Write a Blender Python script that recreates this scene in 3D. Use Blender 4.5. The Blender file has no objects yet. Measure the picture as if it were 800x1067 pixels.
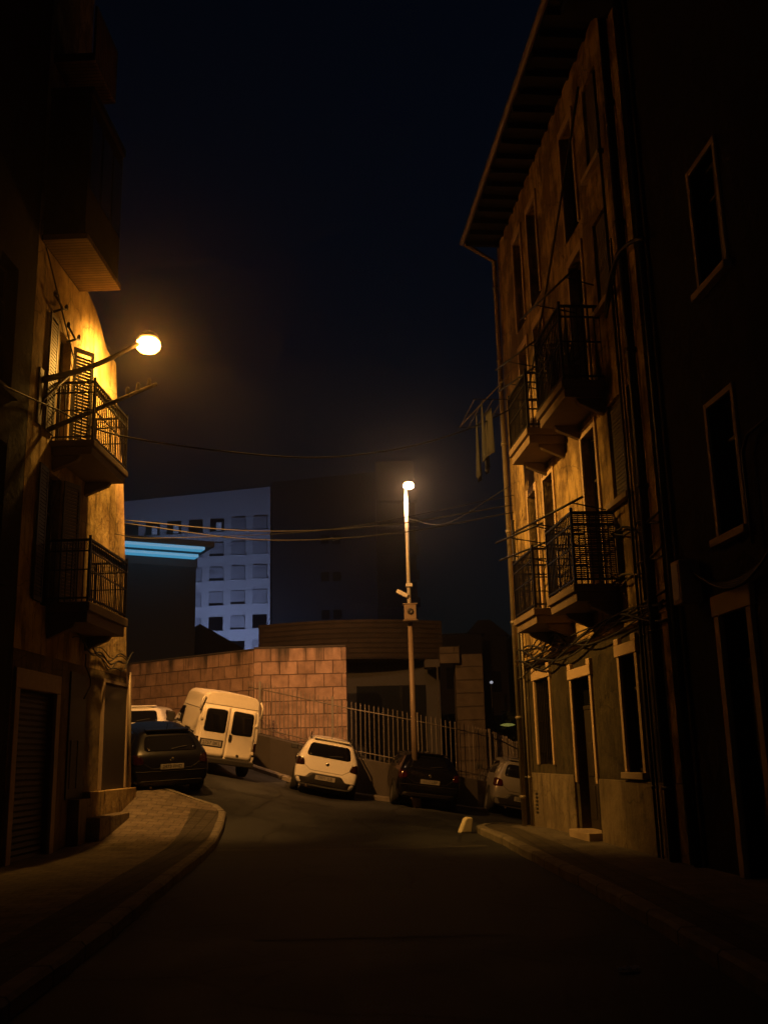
import bpy, bmesh, math, random
from mathutils import Vector, Matrix
from mathutils.bvhtree import BVHTree
random.seed(7)
R = math.radians
SC = bpy.context.scene
COL = SC.collection

# ------------------------------------------------------------------ helpers
class MB:
    """collects boxes, tubes, prisms; build() links them as one mesh object"""
    def __init__(s):
        s.v = []; s.f = []
    def add(s, vs, fs):
        o = len(s.v); s.v += [tuple(p) for p in vs]; s.f += [tuple(i + o for i in f) for f in fs]; return s
    def box(s, x0, x1, y0, y1, z0, z1, mat=None):
        vs = [(x, y, z) for z in (z0, z1) for y in (y0, y1) for x in (x0, x1)]
        if mat is not None: vs = [mat @ Vector(p) for p in vs]
        return s.add(vs, [(0, 2, 3, 1), (4, 5, 7, 6), (0, 1, 5, 4), (2, 6, 7, 3), (0, 4, 6, 2), (1, 3, 7, 5)])
    def quad(s, a, b, c, d):
        return s.add([a, b, c, d], [(0, 1, 2, 3)])
    def prism(s, poly, axis, a, b):
        """poly: 2D outline; axis 'y' -> (x,z) extruded from y=a to b, 'z' -> (x,y), 'x' -> (y,z)"""
        def P(p, t):
            return {'y': (p[0], t, p[1]), 'z': (p[0], p[1], t), 'x': (t, p[0], p[1])}[axis]
        n = len(poly); vs = [P(p, a) for p in poly] + [P(p, b) for p in poly]
        fs = [tuple(range(n)), tuple(range(2 * n - 1, n - 1, -1))]
        for i in range(n):
            j = (i + 1) % n; fs.append((i, i + n, j + n, j))
        return s.add(vs, fs)
    def tube(s, pts, r, n=6, r2=None, cap=True):
        pts = [Vector(p) for p in pts]; m = len(pts); o = []
        up = None
        for i, p in enumerate(pts):
            t = (pts[min(i + 1, m - 1)] - pts[max(i - 1, 0)]).normalized()
            if up is None:
                up = t.orthogonal().normalized()
            up = (up - t * up.dot(t))
            up = up.normalized() if up.length > 1e-6 else t.orthogonal().normalized()
            w = t.cross(up)
            rr = r if r2 is None else r + (r2 - r) * i / (m - 1)
            for k in range(n):
                a = 2 * math.pi * k / n
                o.append(p + (up * math.cos(a) + w * math.sin(a)) * rr)
        fs = []
        for i in range(m - 1):
            for k in range(n):
                k2 = (k + 1) % n
                fs.append((i * n + k, i * n + k2, (i + 1) * n + k2, (i + 1) * n + k))
        if cap:
            fs.append(tuple(range(n - 1, -1, -1))); fs.append(tuple((m - 1) * n + k for k in range(n)))
        return s.add(o, fs)
    def lathe(s, prof, n=24, mat=None):
        """profile of (r, z) turned about z"""
        vs = []; m = len(prof)
        for k in range(n):
            a = 2 * math.pi * k / n
            for (r, z) in prof:
                p = Vector((r * math.cos(a), r * math.sin(a), z))
                vs.append(mat @ p if mat is not None else p)
        fs = []
        for k in range(n):
            k2 = (k + 1) % n
            for i in range(m - 1):
                fs.append((k * m + i, k2 * m + i, k2 * m + i + 1, k * m + i + 1))
        return s.add(vs, fs)
    def build(s, name, mat, parent=None, bevel=0, smooth=False, merge=True):
        me = bpy.data.meshes.new(name)
        me.from_pydata(s.v, [], s.f)
        bm = bmesh.new(); bm.from_mesh(me)
        if merge: bmesh.ops.remove_doubles(bm, verts=bm.verts, dist=1e-5)
        bmesh.ops.recalc_face_normals(bm, faces=bm.faces)
        if bevel:
            es = [e for e in bm.edges if len(e.link_faces) == 2 and e.calc_face_angle(0) > 0.5]
            bmesh.ops.bevel(bm, geom=es, offset=bevel, segments=2, affect='EDGES', profile=0.5, clamp_overlap=True)
        bm.to_mesh(me); bm.free()
        if smooth:
            for p in me.polygons: p.use_smooth = True
        me.materials.append(mat)
        o = bpy.data.objects.new(name, me); COL.objects.link(o)
        if parent is not None: o.parent = parent
        return o

def tag(o, label=None, cat=None, group=None, kind=None):
    if label: o['label'] = label
    if cat: o['category'] = cat
    if group: o['group'] = group
    if kind: o['kind'] = kind
    return o
def empty(name, loc=(0, 0, 0), rz=0.0, label=None, cat=None, group=None):
    o = bpy.data.objects.new(name, None); COL.objects.link(o)
    o.location = loc; o.rotation_euler = (0, 0, rz); o.empty_display_size = 0.3
    return tag(o, label, cat, group)
def ss(a, b, t):
    t = min(1, max(0, (t - a) / (b - a))); return t * t * (3 - 2 * t)
def lerp(a, b, t): return a + (b - a) * t

# ------------------------------------------------------------------ materials
def newmat(name):
    m = bpy.data.materials.new(name); m.use_nodes = True
    nt = m.node_tree; return m, nt, nt.nodes, nt.links, nt.nodes['Principled BSDF']
def simple(name, col, rough=0.6, metal=0.0, spec=0.5, noise=0.0, scale=6.0, coat=0.0):
    m, nt, N, L, b = newmat(name)
    b.inputs['Roughness'].default_value = rough; b.inputs['Metallic'].default_value = metal
    b.inputs['Specular IOR Level'].default_value = spec; b.inputs['Coat Weight'].default_value = coat
    b.inputs['Coat Roughness'].default_value = 0.06
    if noise:
        tc = N.new('ShaderNodeTexCoord'); nz = N.new('ShaderNodeTexNoise')
        nz.inputs['Scale'].default_value = scale; nz.inputs['Detail'].default_value = 6
        nz.inputs['Roughness'].default_value = 0.65
        mx = N.new('ShaderNodeMix'); mx.data_type = 'RGBA'
        mx.inputs[6].default_value = (*[c * (1 - noise) for c in col], 1)
        mx.inputs[7].default_value = (*[min(1, c * (1 + noise)) for c in col], 1)
        L.new(tc.outputs['Object'], nz.inputs['Vector']); L.new(nz.outputs['Fac'], mx.inputs['Factor'])
        L.new(mx.outputs[2], b.inputs['Base Color'])
        bp = N.new('ShaderNodeBump'); bp.inputs['Strength'].default_value = 0.15; bp.inputs['Distance'].default_value = 0.02
        L.new(nz.outputs['Fac'], bp.inputs['Height']); L.new(bp.outputs['Normal'], b.inputs['Normal'])
    else:
        b.inputs['Base Color'].default_value = (*col, 1)
    return m
def plaster(name, c1, c2, c3, scale=1.0, bump=0.5):
    """weathered render: two tones in big patches, dark streaks of dirt running down, cracks, rough bump"""
    m, nt, N, L, b = newmat(name)
    b.inputs['Roughness'].default_value = 0.92; b.inputs['Specular IOR Level'].default_value = 0.2
    tc = N.new('ShaderNodeTexCoord')
    n1 = N.new('ShaderNodeTexNoise'); n1.inputs['Scale'].default_value = 1.25 * scale; n1.inputs['Detail'].default_value = 8; n1.inputs['Roughness'].default_value = 0.62
    L.new(tc.outputs['Object'], n1.inputs['Vector'])
    r1 = N.new('ShaderNodeValToRGB'); r1.color_ramp.elements[0].position = 0.44; r1.color_ramp.elements[1].position = 0.55
    r1.color_ramp.elements[0].color = (*c1, 1); r1.color_ramp.elements[1].color = (*c2, 1)
    L.new(n1.outputs['Fac'], r1.inputs['Fac'])
    mp = N.new('ShaderNodeMapping'); mp.inputs['Scale'].default_value = (4.2 * scale, 4.2 * scale, 0.75 * scale)
    L.new(tc.outputs['Object'], mp.inputs['Vector'])
    n2 = N.new('ShaderNodeTexNoise'); n2.inputs['Scale'].default_value = 1.3; n2.inputs['Detail'].default_value = 7; n2.inputs['Roughness'].default_value = 0.7
    L.new(mp.outputs['Vector'], n2.inputs['Vector'])
    r2 = N.new('ShaderNodeValToRGB'); r2.color_ramp.elements[0].position = 0.50; r2.color_ramp.elements[1].position = 0.66
    L.new(n2.outputs['Fac'], r2.inputs['Fac'])
    mx = N.new('ShaderNodeMix'); mx.data_type = 'RGBA'; mx.inputs[7].default_value = (*c3, 1)
    L.new(r1.outputs['Color'], mx.inputs[6]); L.new(r2.outputs['Color'], mx.inputs['Factor'])
    # flaked patches and hairline cracks
    vo = N.new('ShaderNodeTexVoronoi'); vo.feature = 'DISTANCE_TO_EDGE'; vo.inputs['Scale'].default_value = 0.9 * scale
    nw = N.new('ShaderNodeVectorMath'); nw.operation = 'MULTIPLY_ADD'; nw.inputs[1].default_value = (0.5, 0.5, 0.5)
    L.new(n1.outputs['Color'], nw.inputs[0]); L.new(tc.outputs['Object'], nw.inputs[2]); L.new(nw.outputs[0], vo.inputs['Vector'])
    r3 = N.new('ShaderNodeValToRGB'); r3.color_ramp.elements[0].position = 0.0; r3.color_ramp.elements[1].position = 0.012
    r3.color_ramp.elements[0].color = (0.45, 0.45, 0.45, 1); r3.color_ramp.elements[1].color = (1, 1, 1, 1)
    L.new(vo.outputs['Distance'], r3.inputs['Fac'])
    ml = N.new('ShaderNodeMix'); ml.data_type = 'RGBA'; ml.blend_type = 'MULTIPLY'; ml.inputs['Factor'].default_value = 1
    L.new(mx.outputs[2], ml.inputs[6]); L.new(r3.outputs['Color'], ml.inputs[7])
    L.new(ml.outputs[2], b.inputs['Base Color'])
    n3 = N.new('ShaderNodeTexNoise'); n3.inputs['Scale'].default_value = 9 * scale; n3.inputs['Detail'].default_value = 8
    L.new(tc.outputs['Object'], n3.inputs['Vector'])
    ad = N.new('ShaderNodeMath'); ad.operation = 'MULTIPLY_ADD'; ad.inputs[1].default_value = 2.2
    L.new(n1.outputs['Fac'], ad.inputs[0]); L.new(n3.outputs['Fac'], ad.inputs[2])
    bp = N.new('ShaderNodeBump'); bp.inputs['Strength'].default_value = bump; bp.inputs['Distance'].default_value = 0.035
    L.new(ad.outputs[0], bp.inputs['Height']); L.new(bp.outputs['Normal'], b.inputs['Normal'])
    return m
def masonry(name, c1, c2, mortar, bw, bh, msize=0.012, axes='xz', streak=0.0, bump=0.6, rough=0.85, top=None, offset=0.5):
    """blocks / tiles / bricks laid in courses, with noise, dirt and (optional) dark runs from the top edge"""
    m, nt, N, L, b = newmat(name)
    b.inputs['Roughness'].default_value = rough; b.inputs['Specular IOR Level'].default_value = 0.3
    tc = N.new('ShaderNodeTexCoord'); sx = N.new('ShaderNodeSeparateXYZ'); cx = N.new('ShaderNodeCombineXYZ')
    L.new(tc.outputs['Object'], sx.inputs[0])
    L.new(sx.outputs['XYZ'.index(axes[0].upper())], cx.inputs[0]); L.new(sx.outputs['XYZ'.index(axes[1].upper())], cx.inputs[1])
    nz = N.new('ShaderNodeTexNoise'); nz.inputs['Scale'].default_value = 3.0; nz.inputs['Detail'].default_value = 8; nz.inputs['Roughness'].default_value = 0.65
    L.new(tc.outputs['Object'], nz.inputs['Vector'])
    wv = N.new('ShaderNodeVectorMath'); wv.operation = 'MULTIPLY_ADD'; wv.inputs[1].default_value = (0.03, 0.03, 0)
    L.new(nz.outputs['Color'], wv.inputs[0]); L.new(cx.outputs[0], wv.inputs[2])
    br = N.new('ShaderNodeTexBrick'); br.offset = offset; br.inputs['Scale'].default_value = 1.0
    br.inputs['Brick Width'].default_value = bw; br.inputs['Row Height'].default_value = bh
    br.inputs['Mortar Size'].default_value = msize; br.inputs['Mortar Smooth'].default_value = 0.25; br.inputs['Bias'].default_value = 0.0
    br.inputs['Color1'].default_value = (*c1, 1); br.inputs['Color2'].default_value = (*c2, 1); br.inputs['Mortar'].default_value = (*mortar, 1)
    L.new(wv.outputs[0], br.inputs['Vector'])
    r1 = N.new('ShaderNodeValToRGB'); r1.color_ramp.elements[0].position = 0.3; r1.color_ramp.elements[1].position = 0.7
    r1.color_ramp.elements[0].color = (0.42, 0.39, 0.38, 1); r1.color_ramp.elements[1].color = (1.2, 1.18, 1.15, 1)
    L.new(nz.outputs['Fac'], r1.inputs['Fac'])
    ml = N.new('ShaderNodeMix'); ml.data_type = 'RGBA'; ml.blend_type = 'MULTIPLY'; ml.inputs['Factor'].default_value = 0.8
    L.new(br.outputs['Color'], ml.inputs[6]); L.new(r1.outputs['Color'], ml.inputs[7])
    out = ml.outputs[2]
    if streak:
        mp = N.new('ShaderNodeMapping'); mp.inputs['Scale'].default_value = (1.5, 1.5, 0.12)
        L.new(tc.outputs['Object'], mp.inputs['Vector'])
        n2 = N.new('ShaderNodeTexNoise'); n2.inputs['Scale'].default_value = 1.2; n2.inputs['Detail'].default_value = 6; n2.inputs['Roughness'].default_value = 0.6
        L.new(mp.outputs['Vector'], n2.inputs['Vector'])
        gz = N.new('ShaderNodeMapRange'); gz.inputs['From Min'].default_value = top - 1.7; gz.inputs['From Max'].default_value = top
        gz.inputs['To Min'].default_value = -0.30; gz.inputs['To Max'].default_value = 0.08
        L.new(sx.outputs['Z'], gz.inputs['Value'])
        ad = N.new('ShaderNodeMath'); ad.operation = 'ADD'; L.new(n2.outputs['Fac'], ad.inputs[0]); L.new(gz.outputs[0], ad.inputs[1])
        r2 = N.new('ShaderNodeValToRGB'); r2.color_ramp.elements[0].position = 0.5; r2.color_ramp.elements[1].position = 0.66
        r2.color_ramp.elements[1].color = (streak, streak, streak, 1); r2.color_ramp.elements[0].color = (0, 0, 0, 1)
        L.new(ad.outputs[0], r2.inputs['Fac'])
        m2 = N.new('ShaderNodeMix'); m2.data_type = 'RGBA'; m2.inputs[7].default_value = (0.03, 0.026, 0.022, 1)
        L.new(out, m2.inputs[6]); L.new(r2.outputs['Color'], m2.inputs['Factor']); out = m2.outputs[2]
    L.new(out, b.inputs['Base Color'])
    h = N.new('ShaderNodeMath'); h.operation = 'MULTIPLY_ADD'; h.inputs[1].default_value = 0.5
    inv = N.new('ShaderNodeMath'); inv.operation = 'SUBTRACT'; inv.inputs[0].default_value = 1; L.new(br.outputs['Fac'], inv.inputs[1])
    L.new(nz.outputs['Fac'], h.inputs[0]); L.new(inv.outputs[0], h.inputs[2])
    bp = N.new('ShaderNodeBump'); bp.inputs['Strength'].default_value = bump; bp.inputs['Distance'].default_value = 0.03
    L.new(h.outputs[0], bp.inputs['Height']); L.new(bp.outputs['Normal'], b.inputs['Normal'])
    return m
def asphalt(name):
    m, nt, N, L, b = newmat(name)
    b.inputs['Specular IOR Level'].default_value = 0.35
    tc = N.new('ShaderNodeTexCoord')
    n1 = N.new('ShaderNodeTexNoise'); n1.inputs['Scale'].default_value = 0.5; n1.inputs['Detail'].default_value = 7; n1.inputs['Roughness'].default_value = 0.6
    n2 = N.new('ShaderNodeTexNoise'); n2.inputs['Scale'].default_value = 70; n2.inputs['Detail'].default_value = 3
    L.new(tc.outputs['Object'], n1.inputs['Vector']); L.new(tc.outputs['Object'], n2.inputs['Vector'])
    r = N.new('ShaderNodeValToRGB'); r.color_ramp.elements[0].position = 0.44; r.color_ramp.elements[1].position = 0.58
    r.color_ramp.elements[0].color = (0.016, 0.017, 0.020, 1); r.color_ramp.elements[1].color = (0.043, 0.045, 0.050, 1)
    L.new(n1.outputs['Fac'], r.inputs['Fac'])
    r2 = N.new('ShaderNodeValToRGB'); r2.color_ramp.elements[0].color = (0.6, 0.6, 0.6, 1); r2.color_ramp.elements[1].color = (1.3, 1.3, 1.3, 1)
    L.new(n2.outputs['Fac'], r2.inputs['Fac'])
    ml = N.new('ShaderNodeMix'); ml.data_type = 'RGBA'; ml.blend_type = 'MULTIPLY'; ml.inputs['Factor'].default_value = 1
    L.new(r.outputs['Color'], ml.inputs[6]); L.new(r2.outputs['Color'], ml.inputs[7])
    vo = N.new('ShaderNodeTexVoronoi'); vo.feature = 'DISTANCE_TO_EDGE'; vo.inputs['Scale'].default_value = 0.55
    wv = N.new('ShaderNodeVectorMath'); wv.operation = 'MULTIPLY_ADD'; wv.inputs[1].default_value = (0.9, 0.9, 0)
    L.new(n1.outputs['Color'], wv.inputs[0]); L.new(tc.outputs['Object'], wv.inputs[2]); L.new(wv.outputs[0], vo.inputs['Vector'])
    r3 = N.new('ShaderNodeValToRGB'); r3.color_ramp.elements[0].position = 0.004; r3.color_ramp.elements[1].position = 0.018
    r3.color_ramp.elements[0].color = (0.3, 0.3, 0.3, 1); r3.color_ramp.elements[1].color = (1, 1, 1, 1); L.new(vo.outputs['Distance'], r3.inputs['Fac'])
    m3 = N.new('ShaderNodeMix'); m3.data_type = 'RGBA'; m3.blend_type = 'MULTIPLY'; m3.inputs['Factor'].default_value = 1
    L.new(ml.outputs[2], m3.inputs[6]); L.new(r3.outputs['Color'], m3.inputs[7]); L.new(m3.outputs[2], b.inputs['Base Color'])
    rr = N.new('ShaderNodeMapRange'); rr.inputs['To Min'].default_value = 0.5; rr.inputs['To Max'].default_value = 0.95
    L.new(n1.outputs['Fac'], rr.inputs['Value']); L.new(rr.outputs[0], b.inputs['Roughness'])
    bp = N.new('ShaderNodeBump'); bp.inputs['Strength'].default_value = 0.5; bp.inputs['Distance'].default_value = 0.008
    L.new(n2.outputs['Fac'], bp.inputs['Height']); L.new(bp.outputs['Normal'], b.inputs['Normal'])
    return m
def glow(name, col, s):
    m, nt, N, L, b = newmat(name)
    b.inputs['Base Color'].default_value = (0.8, 0.8, 0.8, 1)
    b.inputs['Emission Color'].default_value = (*col, 1); b.inputs['Emission Strength'].default_value = s
    return m

M = {}
M['asphalt'] = asphalt('asphalt')
M['seam'] = simple('worn_asphalt', (0.085, 0.08, 0.075), 0.9, noise=0.5, scale=14)
M['patch'] = simple('newer_asphalt', (0.024, 0.024, 0.025), 0.75, noise=0.5, scale=40)
M['tiles'] = masonry('pavement_tiles', (0.17, 0.14, 0.115), (0.22, 0.18, 0.145), (0.10, 0.085, 0.07), 0.3, 0.2, 0.012, 'xy', bump=0.5, rough=0.8)
M['tiles_plain'] = masonry('pavement_slabs', (0.13, 0.115, 0.10), (0.165, 0.145, 0.125), (0.06, 0.055, 0.05), 0.6, 0.4, 0.01, 'xy', bump=0.4, rough=0.85)
M['strip'] = masonry('pavement_dark_strip', (0.075, 0.066, 0.06), (0.09, 0.08, 0.07), (0.04, 0.035, 0.03), 0.2, 0.2, 0.012, 'xy', bump=0.5, offset=0)
M['kerb'] = masonry('kerb_stone', (0.19, 0.17, 0.145), (0.25, 0.225, 0.19), (0.05, 0.045, 0.04), 0.95, 50.0, 0.02, 'yx', bump=0.8, offset=0)
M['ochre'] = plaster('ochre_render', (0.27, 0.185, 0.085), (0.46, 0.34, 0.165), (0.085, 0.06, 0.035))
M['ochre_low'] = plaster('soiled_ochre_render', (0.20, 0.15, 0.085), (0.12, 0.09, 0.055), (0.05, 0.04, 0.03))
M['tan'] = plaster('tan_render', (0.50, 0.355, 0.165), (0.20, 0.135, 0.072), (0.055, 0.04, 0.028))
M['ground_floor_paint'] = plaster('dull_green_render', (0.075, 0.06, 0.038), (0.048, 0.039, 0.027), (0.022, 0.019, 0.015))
M['plinth'] = plaster('cement_plinth', (0.24, 0.19, 0.135), (0.17, 0.135, 0.10), (0.09, 0.07, 0.055))
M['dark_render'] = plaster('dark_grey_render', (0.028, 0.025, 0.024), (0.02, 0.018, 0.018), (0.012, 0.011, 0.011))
M['cream_trim'] = simple('cream_trim', (0.55, 0.40, 0.27), 0.75, noise=0.2, scale=9)
M['stone_trim'] = simple('stone_trim', (0.42, 0.32, 0.23), 0.85, noise=0.25, scale=8)
M['slab'] = simple('balcony_slab', (0.20, 0.145, 0.105), 0.9, noise=0.3, scale=5)
M['soffit_boards'] = masonry('soffit_boards', (0.20, 0.13, 0.075), (0.25, 0.165, 0.095), (0.06, 0.04, 0.025), 0.09, 6.0, 0.012, 'xy', bump=0.8)
M['iron'] = simple('black_iron', (0.018, 0.016, 0.015), 0.45, 0.5, noise=0.4, scale=20)
M['rust_iron'] = simple('old_iron', (0.06, 0.045, 0.035), 0.6, 0.3, noise=0.5, scale=15)
M['cable'] = simple('cable_sheath', (0.014, 0.013, 0.012), 0.6)
M['pale_cable'] = simple('pale_cable', (0.16, 0.13, 0.1), 0.6)
M['door_wood'] = simple('dark_wood', (0.035, 0.026, 0.02), 0.55, noise=0.4, scale=7)
M['shutter'] = simple('grey_shutter', (0.12, 0.10, 0.085), 0.7, noise=0.25, scale=5)
M['glass'] = simple('night_glass', (0.008, 0.009, 0.011), 0.06, spec=0.6)
M['zinc'] = simple('zinc_pipe', (0.30, 0.25, 0.19), 0.55, 0.3, noise=0.35, scale=8)
M['dark_pipe'] = simple('dark_pipe', (0.03, 0.026, 0.023), 0.5, noise=0.3)
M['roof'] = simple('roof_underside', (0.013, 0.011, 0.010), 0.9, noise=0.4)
M['wallstone'] = masonry('sandstone_blocks', (0.27, 0.18, 0.135), (0.37, 0.25, 0.19), (0.11, 0.075, 0.058), 0.54, 0.40, 0.014, 'xz', streak=0.93, bump=1.0, top=0)
M['fence'] = simple('fence_paint', (0.14, 0.12, 0.105), 0.5, 0.2, noise=0.2)
M['concrete'] = simple('dark_concrete', (0.05, 0.043, 0.038), 0.9, noise=0.35, scale=4)
M['galv'] = simple('galvanised', (0.62, 0.60, 0.55), 0.5, 0.2, noise=0.1)
M['brown_pole'] = simple('brown_and_shaded_pole', (0.20, 0.15, 0.11), 0.55, 0.1, noise=0.2)  # brown of box and hood; on the lower pole it paints shade
M['band'] = masonry('brown_band', (0.024, 0.016, 0.012), (0.03, 0.02, 0.015), (0.013, 0.009, 0.007), 6.0, 0.17, 0.025, 'xz', bump=0.8)
M['pier'] = masonry('pier_stone', (0.085, 0.068, 0.055), (0.10, 0.08, 0.064), (0.04, 0.032, 0.027), 2.2, 0.44, 0.02, 'xz', bump=0.6)
M['white_block'] = simple('white_block_render', (0.72, 0.73, 0.76), 0.9, noise=0.06, scale=0.3)
M['dark_block'] = simple('dark_block_render', (0.03, 0.03, 0.033), 0.9, noise=0.2, scale=0.2)
M['blind'] = simple('roller_blind', (0.48, 0.49, 0.53), 0.8, noise=0.1, scale=1)
M['far_dark'] = simple('far_dark_render', (0.012, 0.012, 0.012), 0.95)
M['night'] = simple('unlit_building', (0.05, 0.047, 0.047), 0.9, noise=0.3, scale=0.4)
M['white_paint'] = simple('white_car_paint', (0.74, 0.72, 0.68), 0.35, coat=0.6)
M['van_paint'] = simple('old_white_van_paint', (0.66, 0.62, 0.55), 0.5, noise=0.07, scale=3, coat=0.15)
M['silver_paint'] = simple('silver_car_paint', (0.24, 0.225, 0.21), 0.35, 0.3, coat=0.6)
M['black_paint'] = simple('black_car_paint', (0.004, 0.004, 0.007), 0.18, coat=0.15, spec=0.35)
M['navy_paint'] = simple('dark_car_paint', (0.004, 0.004, 0.007), 0.33, coat=0.0, spec=0.3)
M['car_glass'] = simple('car_glass', (0.006, 0.006, 0.008), 0.05, spec=0.6)
M['black_plastic'] = simple('black_plastic', (0.014, 0.013, 0.013), 0.6)
M['rubber'] = simple('tyre_rubber', (0.012, 0.012, 0.012), 0.85)
M['rim'] = simple('wheel_rim', (0.30, 0.29, 0.28), 0.4, 0.7)
M['red_lens'] = simple('red_lens', (0.03, 0.003, 0.003), 0.12, spec=0.6)
M['dark_lens'] = simple('smoked_red_lens', (0.014, 0.003, 0.003), 0.1, spec=0.7)
M['plate'] = simple('plate_white', (0.26, 0.245, 0.22), 0.5)
M['chrome'] = simple('chrome', (0.6, 0.6, 0.6), 0.15, 1.0)
M['white_concrete'] = simple('painted_concrete', (0.78, 0.70, 0.56), 0.8, noise=0.15, scale=12)
M['cloth_a'] = simple('dark_cloth', (0.014, 0.014, 0.018), 0.95); M['cloth_b'] = simple('grey_cloth', (0.022, 0.02, 0.02), 0.95)
M['leaf'] = simple('leaf', (0.05, 0.07, 0.025), 0.6); M['pot'] = simple('clay_pot', (0.13, 0.06, 0.035), 0.85)
M['reed'] = simple('reed_screen', (0.055, 0.045, 0.034), 0.8, noise=0.3)
M['bark'] = simple('bark', (0.05, 0.04, 0.03), 0.95)
M['glow_amber'] = glow('sodium_glass', (1.0, 0.38, 0.045), 46)
M['glow_pole'] = glow('street_lamp_glass', (1.0, 0.55, 0.27), 120)
M['glow_blue'] = glow('blue_tube', (0.05, 0.30, 0.52), 1.0)
M['glow_cool'] = glow('assumed_cool_floodlight', (0.43, 0.55, 1.0), 1400)  # glass of the assumed, unseen flood lamp
M['lit_window'] = glow('lit_window', (0.35, 0.5, 0.9), 0.09)
M['far_green'] = glow('far_lamp_glow', (0.75, 0.7, 0.14), 0.22)
M['far_white'] = glow('far_lamp_white', (0.8, 0.85, 1.0), 0.45)

# ------------------------------------------------------------------ ground
def gz(x, y):
    """the street is level near the camera and runs into a cross street that climbs to the left"""
    xx = min(8, max(-5.0, x)); yy = min(y, 30)
    s3 = ss(0, 3, x)
    w = ss(16.5 + 3 * s3, 25 + 1.5 * s3, y)
    k = -0.12 * xx - 0.08 * max(0, xx - 1) if xx > -1.6 else 0.192 - 0.26 * (xx + 1.6)
    return w * (0.25 + k + 0.05 * (yy - 23.4))
def grid_sheet(name, xs, ys, zf, mat):
    m = MB(); nx = len(xs)
    m.v = [(x, y, zf(x, y)) for y in ys for x in xs]
    m.f = [(j * nx + i, j * nx + i + 1, (j + 1) * nx + i + 1, (j + 1) * nx + i) for j in range(len(ys) - 1) for i in range(nx - 1)]
    o = m.build(name, mat, smooth=True, merge=False); return o
xs = [-900, -300, -100, -50, -30, -20] + [-14 + 0.5 * i for i in range(57)] + [20, 30, 60, 120, 300, 900]
ys = [-60, -20, -5] + [0.5 * i for i in range(80)] + [45, 60, 100, 200, 500, 1500]
road = tag(grid_sheet('road', xs, ys, gz, M['asphalt']), kind='structure')

def sheet_on_road(name, poly_a, poly_b, off, mat, n=8):
    m = MB(); k = len(poly_a)
    for i in range(k):
        for j in range(n + 1):
            x = lerp(poly_a[i][0], poly_b[i][0], j / n); y = lerp(poly_a[i][1], poly_b[i][1], j / n); m.v.append((x, y, gz(x, y) + off))
    for i in range(k - 1):
        for j in range(n):
            q = i * (n + 1) + j; m.f.append((q, q + 1, q + n + 2, q + n + 1))
    return tag(m.build(name, mat, merge=False), kind='structure')
def strip_sheet(name, a, b, off, mat, n=5, thick=0.0):
    """sheet between two polylines of equal length, riding `off` above the ground"""
    m = MB(); k = len(a)
    for i in range(k):
        for j in range(n + 1):
            t = j / n; x = lerp(a[i][0], b[i][0], t); y = lerp(a[i][1], b[i][1], t)
            m.v.append((x, y, gz(x, y) + off))
    for i in range(k - 1):
        for j in range(n):
            q = i * (n + 1) + j; m.f.append((q, q + 1, q + n + 2, q + n + 1))
    return tag(m.build(name, mat, merge=False), kind='structure')
def resample(p, step):
    out = [p[0]]
    for i in range(len(p) - 1):
        d = math.dist(p[i], p[i + 1]); n = max(1, int(d / step))
        for k in range(1, n + 1):
            out.append((lerp(p[i][0], p[i + 1][0], k / n), lerp(p[i][1], p[i + 1][1], k / n)))
    return out
def kerb(name, line, w, side, h=0.135):
    """a kerb stone row: top face, face to the road with a worn edge"""
    line = resample(line, 0.5); m = MB(); k = len(line)
    for i, p in enumerate(line):
        q0 = line[max(0, i - 1)]; q1 = line[min(k - 1, i + 1)]
        t = Vector((q1[0] - q0[0], q1[1] - q0[1])).normalized(); n = Vector((-t.y, t.x)) * side
        g = min(gz(p[0], p[1]), gz(p[0] - n.x * .3, p[1] - n.y * .3)); top = gz(p[0], p[1]) + h
        wob = 0.012 * math.sin(i * 2.3) + 0.008 * math.sin(i * 5.1)
        pts = [(0.0 + wob, g - .25), (0.0 + wob, top - 0.03), (0.03 + wob, top), (w, top), (w, g - .25)]
        for (d, z) in pts: m.v.append((p[0] + n.x * d, p[1] + n.y * d, z))
    for i in range(k - 1):
        for j in range(4):
            q = i * 5 + j; m.f.append((q, q + 1, q + 6, q + 5))
    m.f.append((0, 1, 2, 3, 4)); e = (k - 1) * 5; m.f.append((e + 4, e + 3, e + 2, e + 1, e))
    return tag(m.build(name, M['kerb'], merge=False), kind='structure')

LK = [(-2.1, -4), (-2.25, 4), (-2.42, 8.5), (-2.63, 11.83), (-2.74, 13.35), (-2.9, 15.92), (-3.06, 18.54), (-3.2, 20.3), (-3.29, 20.9), (-3.5, 21.3), (-4.0, 21.6), (-4.6, 21.95), (-5.45, 22.3), (-9.5, 24.6)]
kerb('left_kerb', LK, 0.16, 1)
a = resample([(-2.24, -4), (-2.39, 4), (-2.56, 8.5), (-2.77, 11.83), (-2.88, 13.35), (-3.04, 15.92), (-3.2, 18.54), (-3.35, 20.3), (-3.42, 20.8)], 0.5)
b = [(-5.95, p[1] * 0.999) for p in a]
strip_sheet('left_pavement', a, b, 0.128, M['tiles'], 8)
a2 = [(-3.42, 20.8), (-3.56, 21.16), (-4.0, 21.42), (-4.62, 21.77), (-5.5, 22.12), (-9.5, 24.4)]
b2 = [(-5.95, 20.78), (-5.95, 20.9), (-6.0, 21.0), (-6.3, 21.1), (-6.6, 21.2), (-9.5, 22.0)]
strip_sheet('left_pavement_end', resample(a2, .4), [(lerp(-5.95, -9.5, t ** 2), lerp(20.78, 22.0, t ** 2)) for t in [i / (len(resample(a2, .4)) - 1) for i in range(len(resample(a2, .4)))]], 0.131, M['tiles'], 6)
strip_sheet('left_paving_strip', a, [(p[0] - 0.55, p[1]) for p in a], 0.133, M['strip'], 2)

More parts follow.
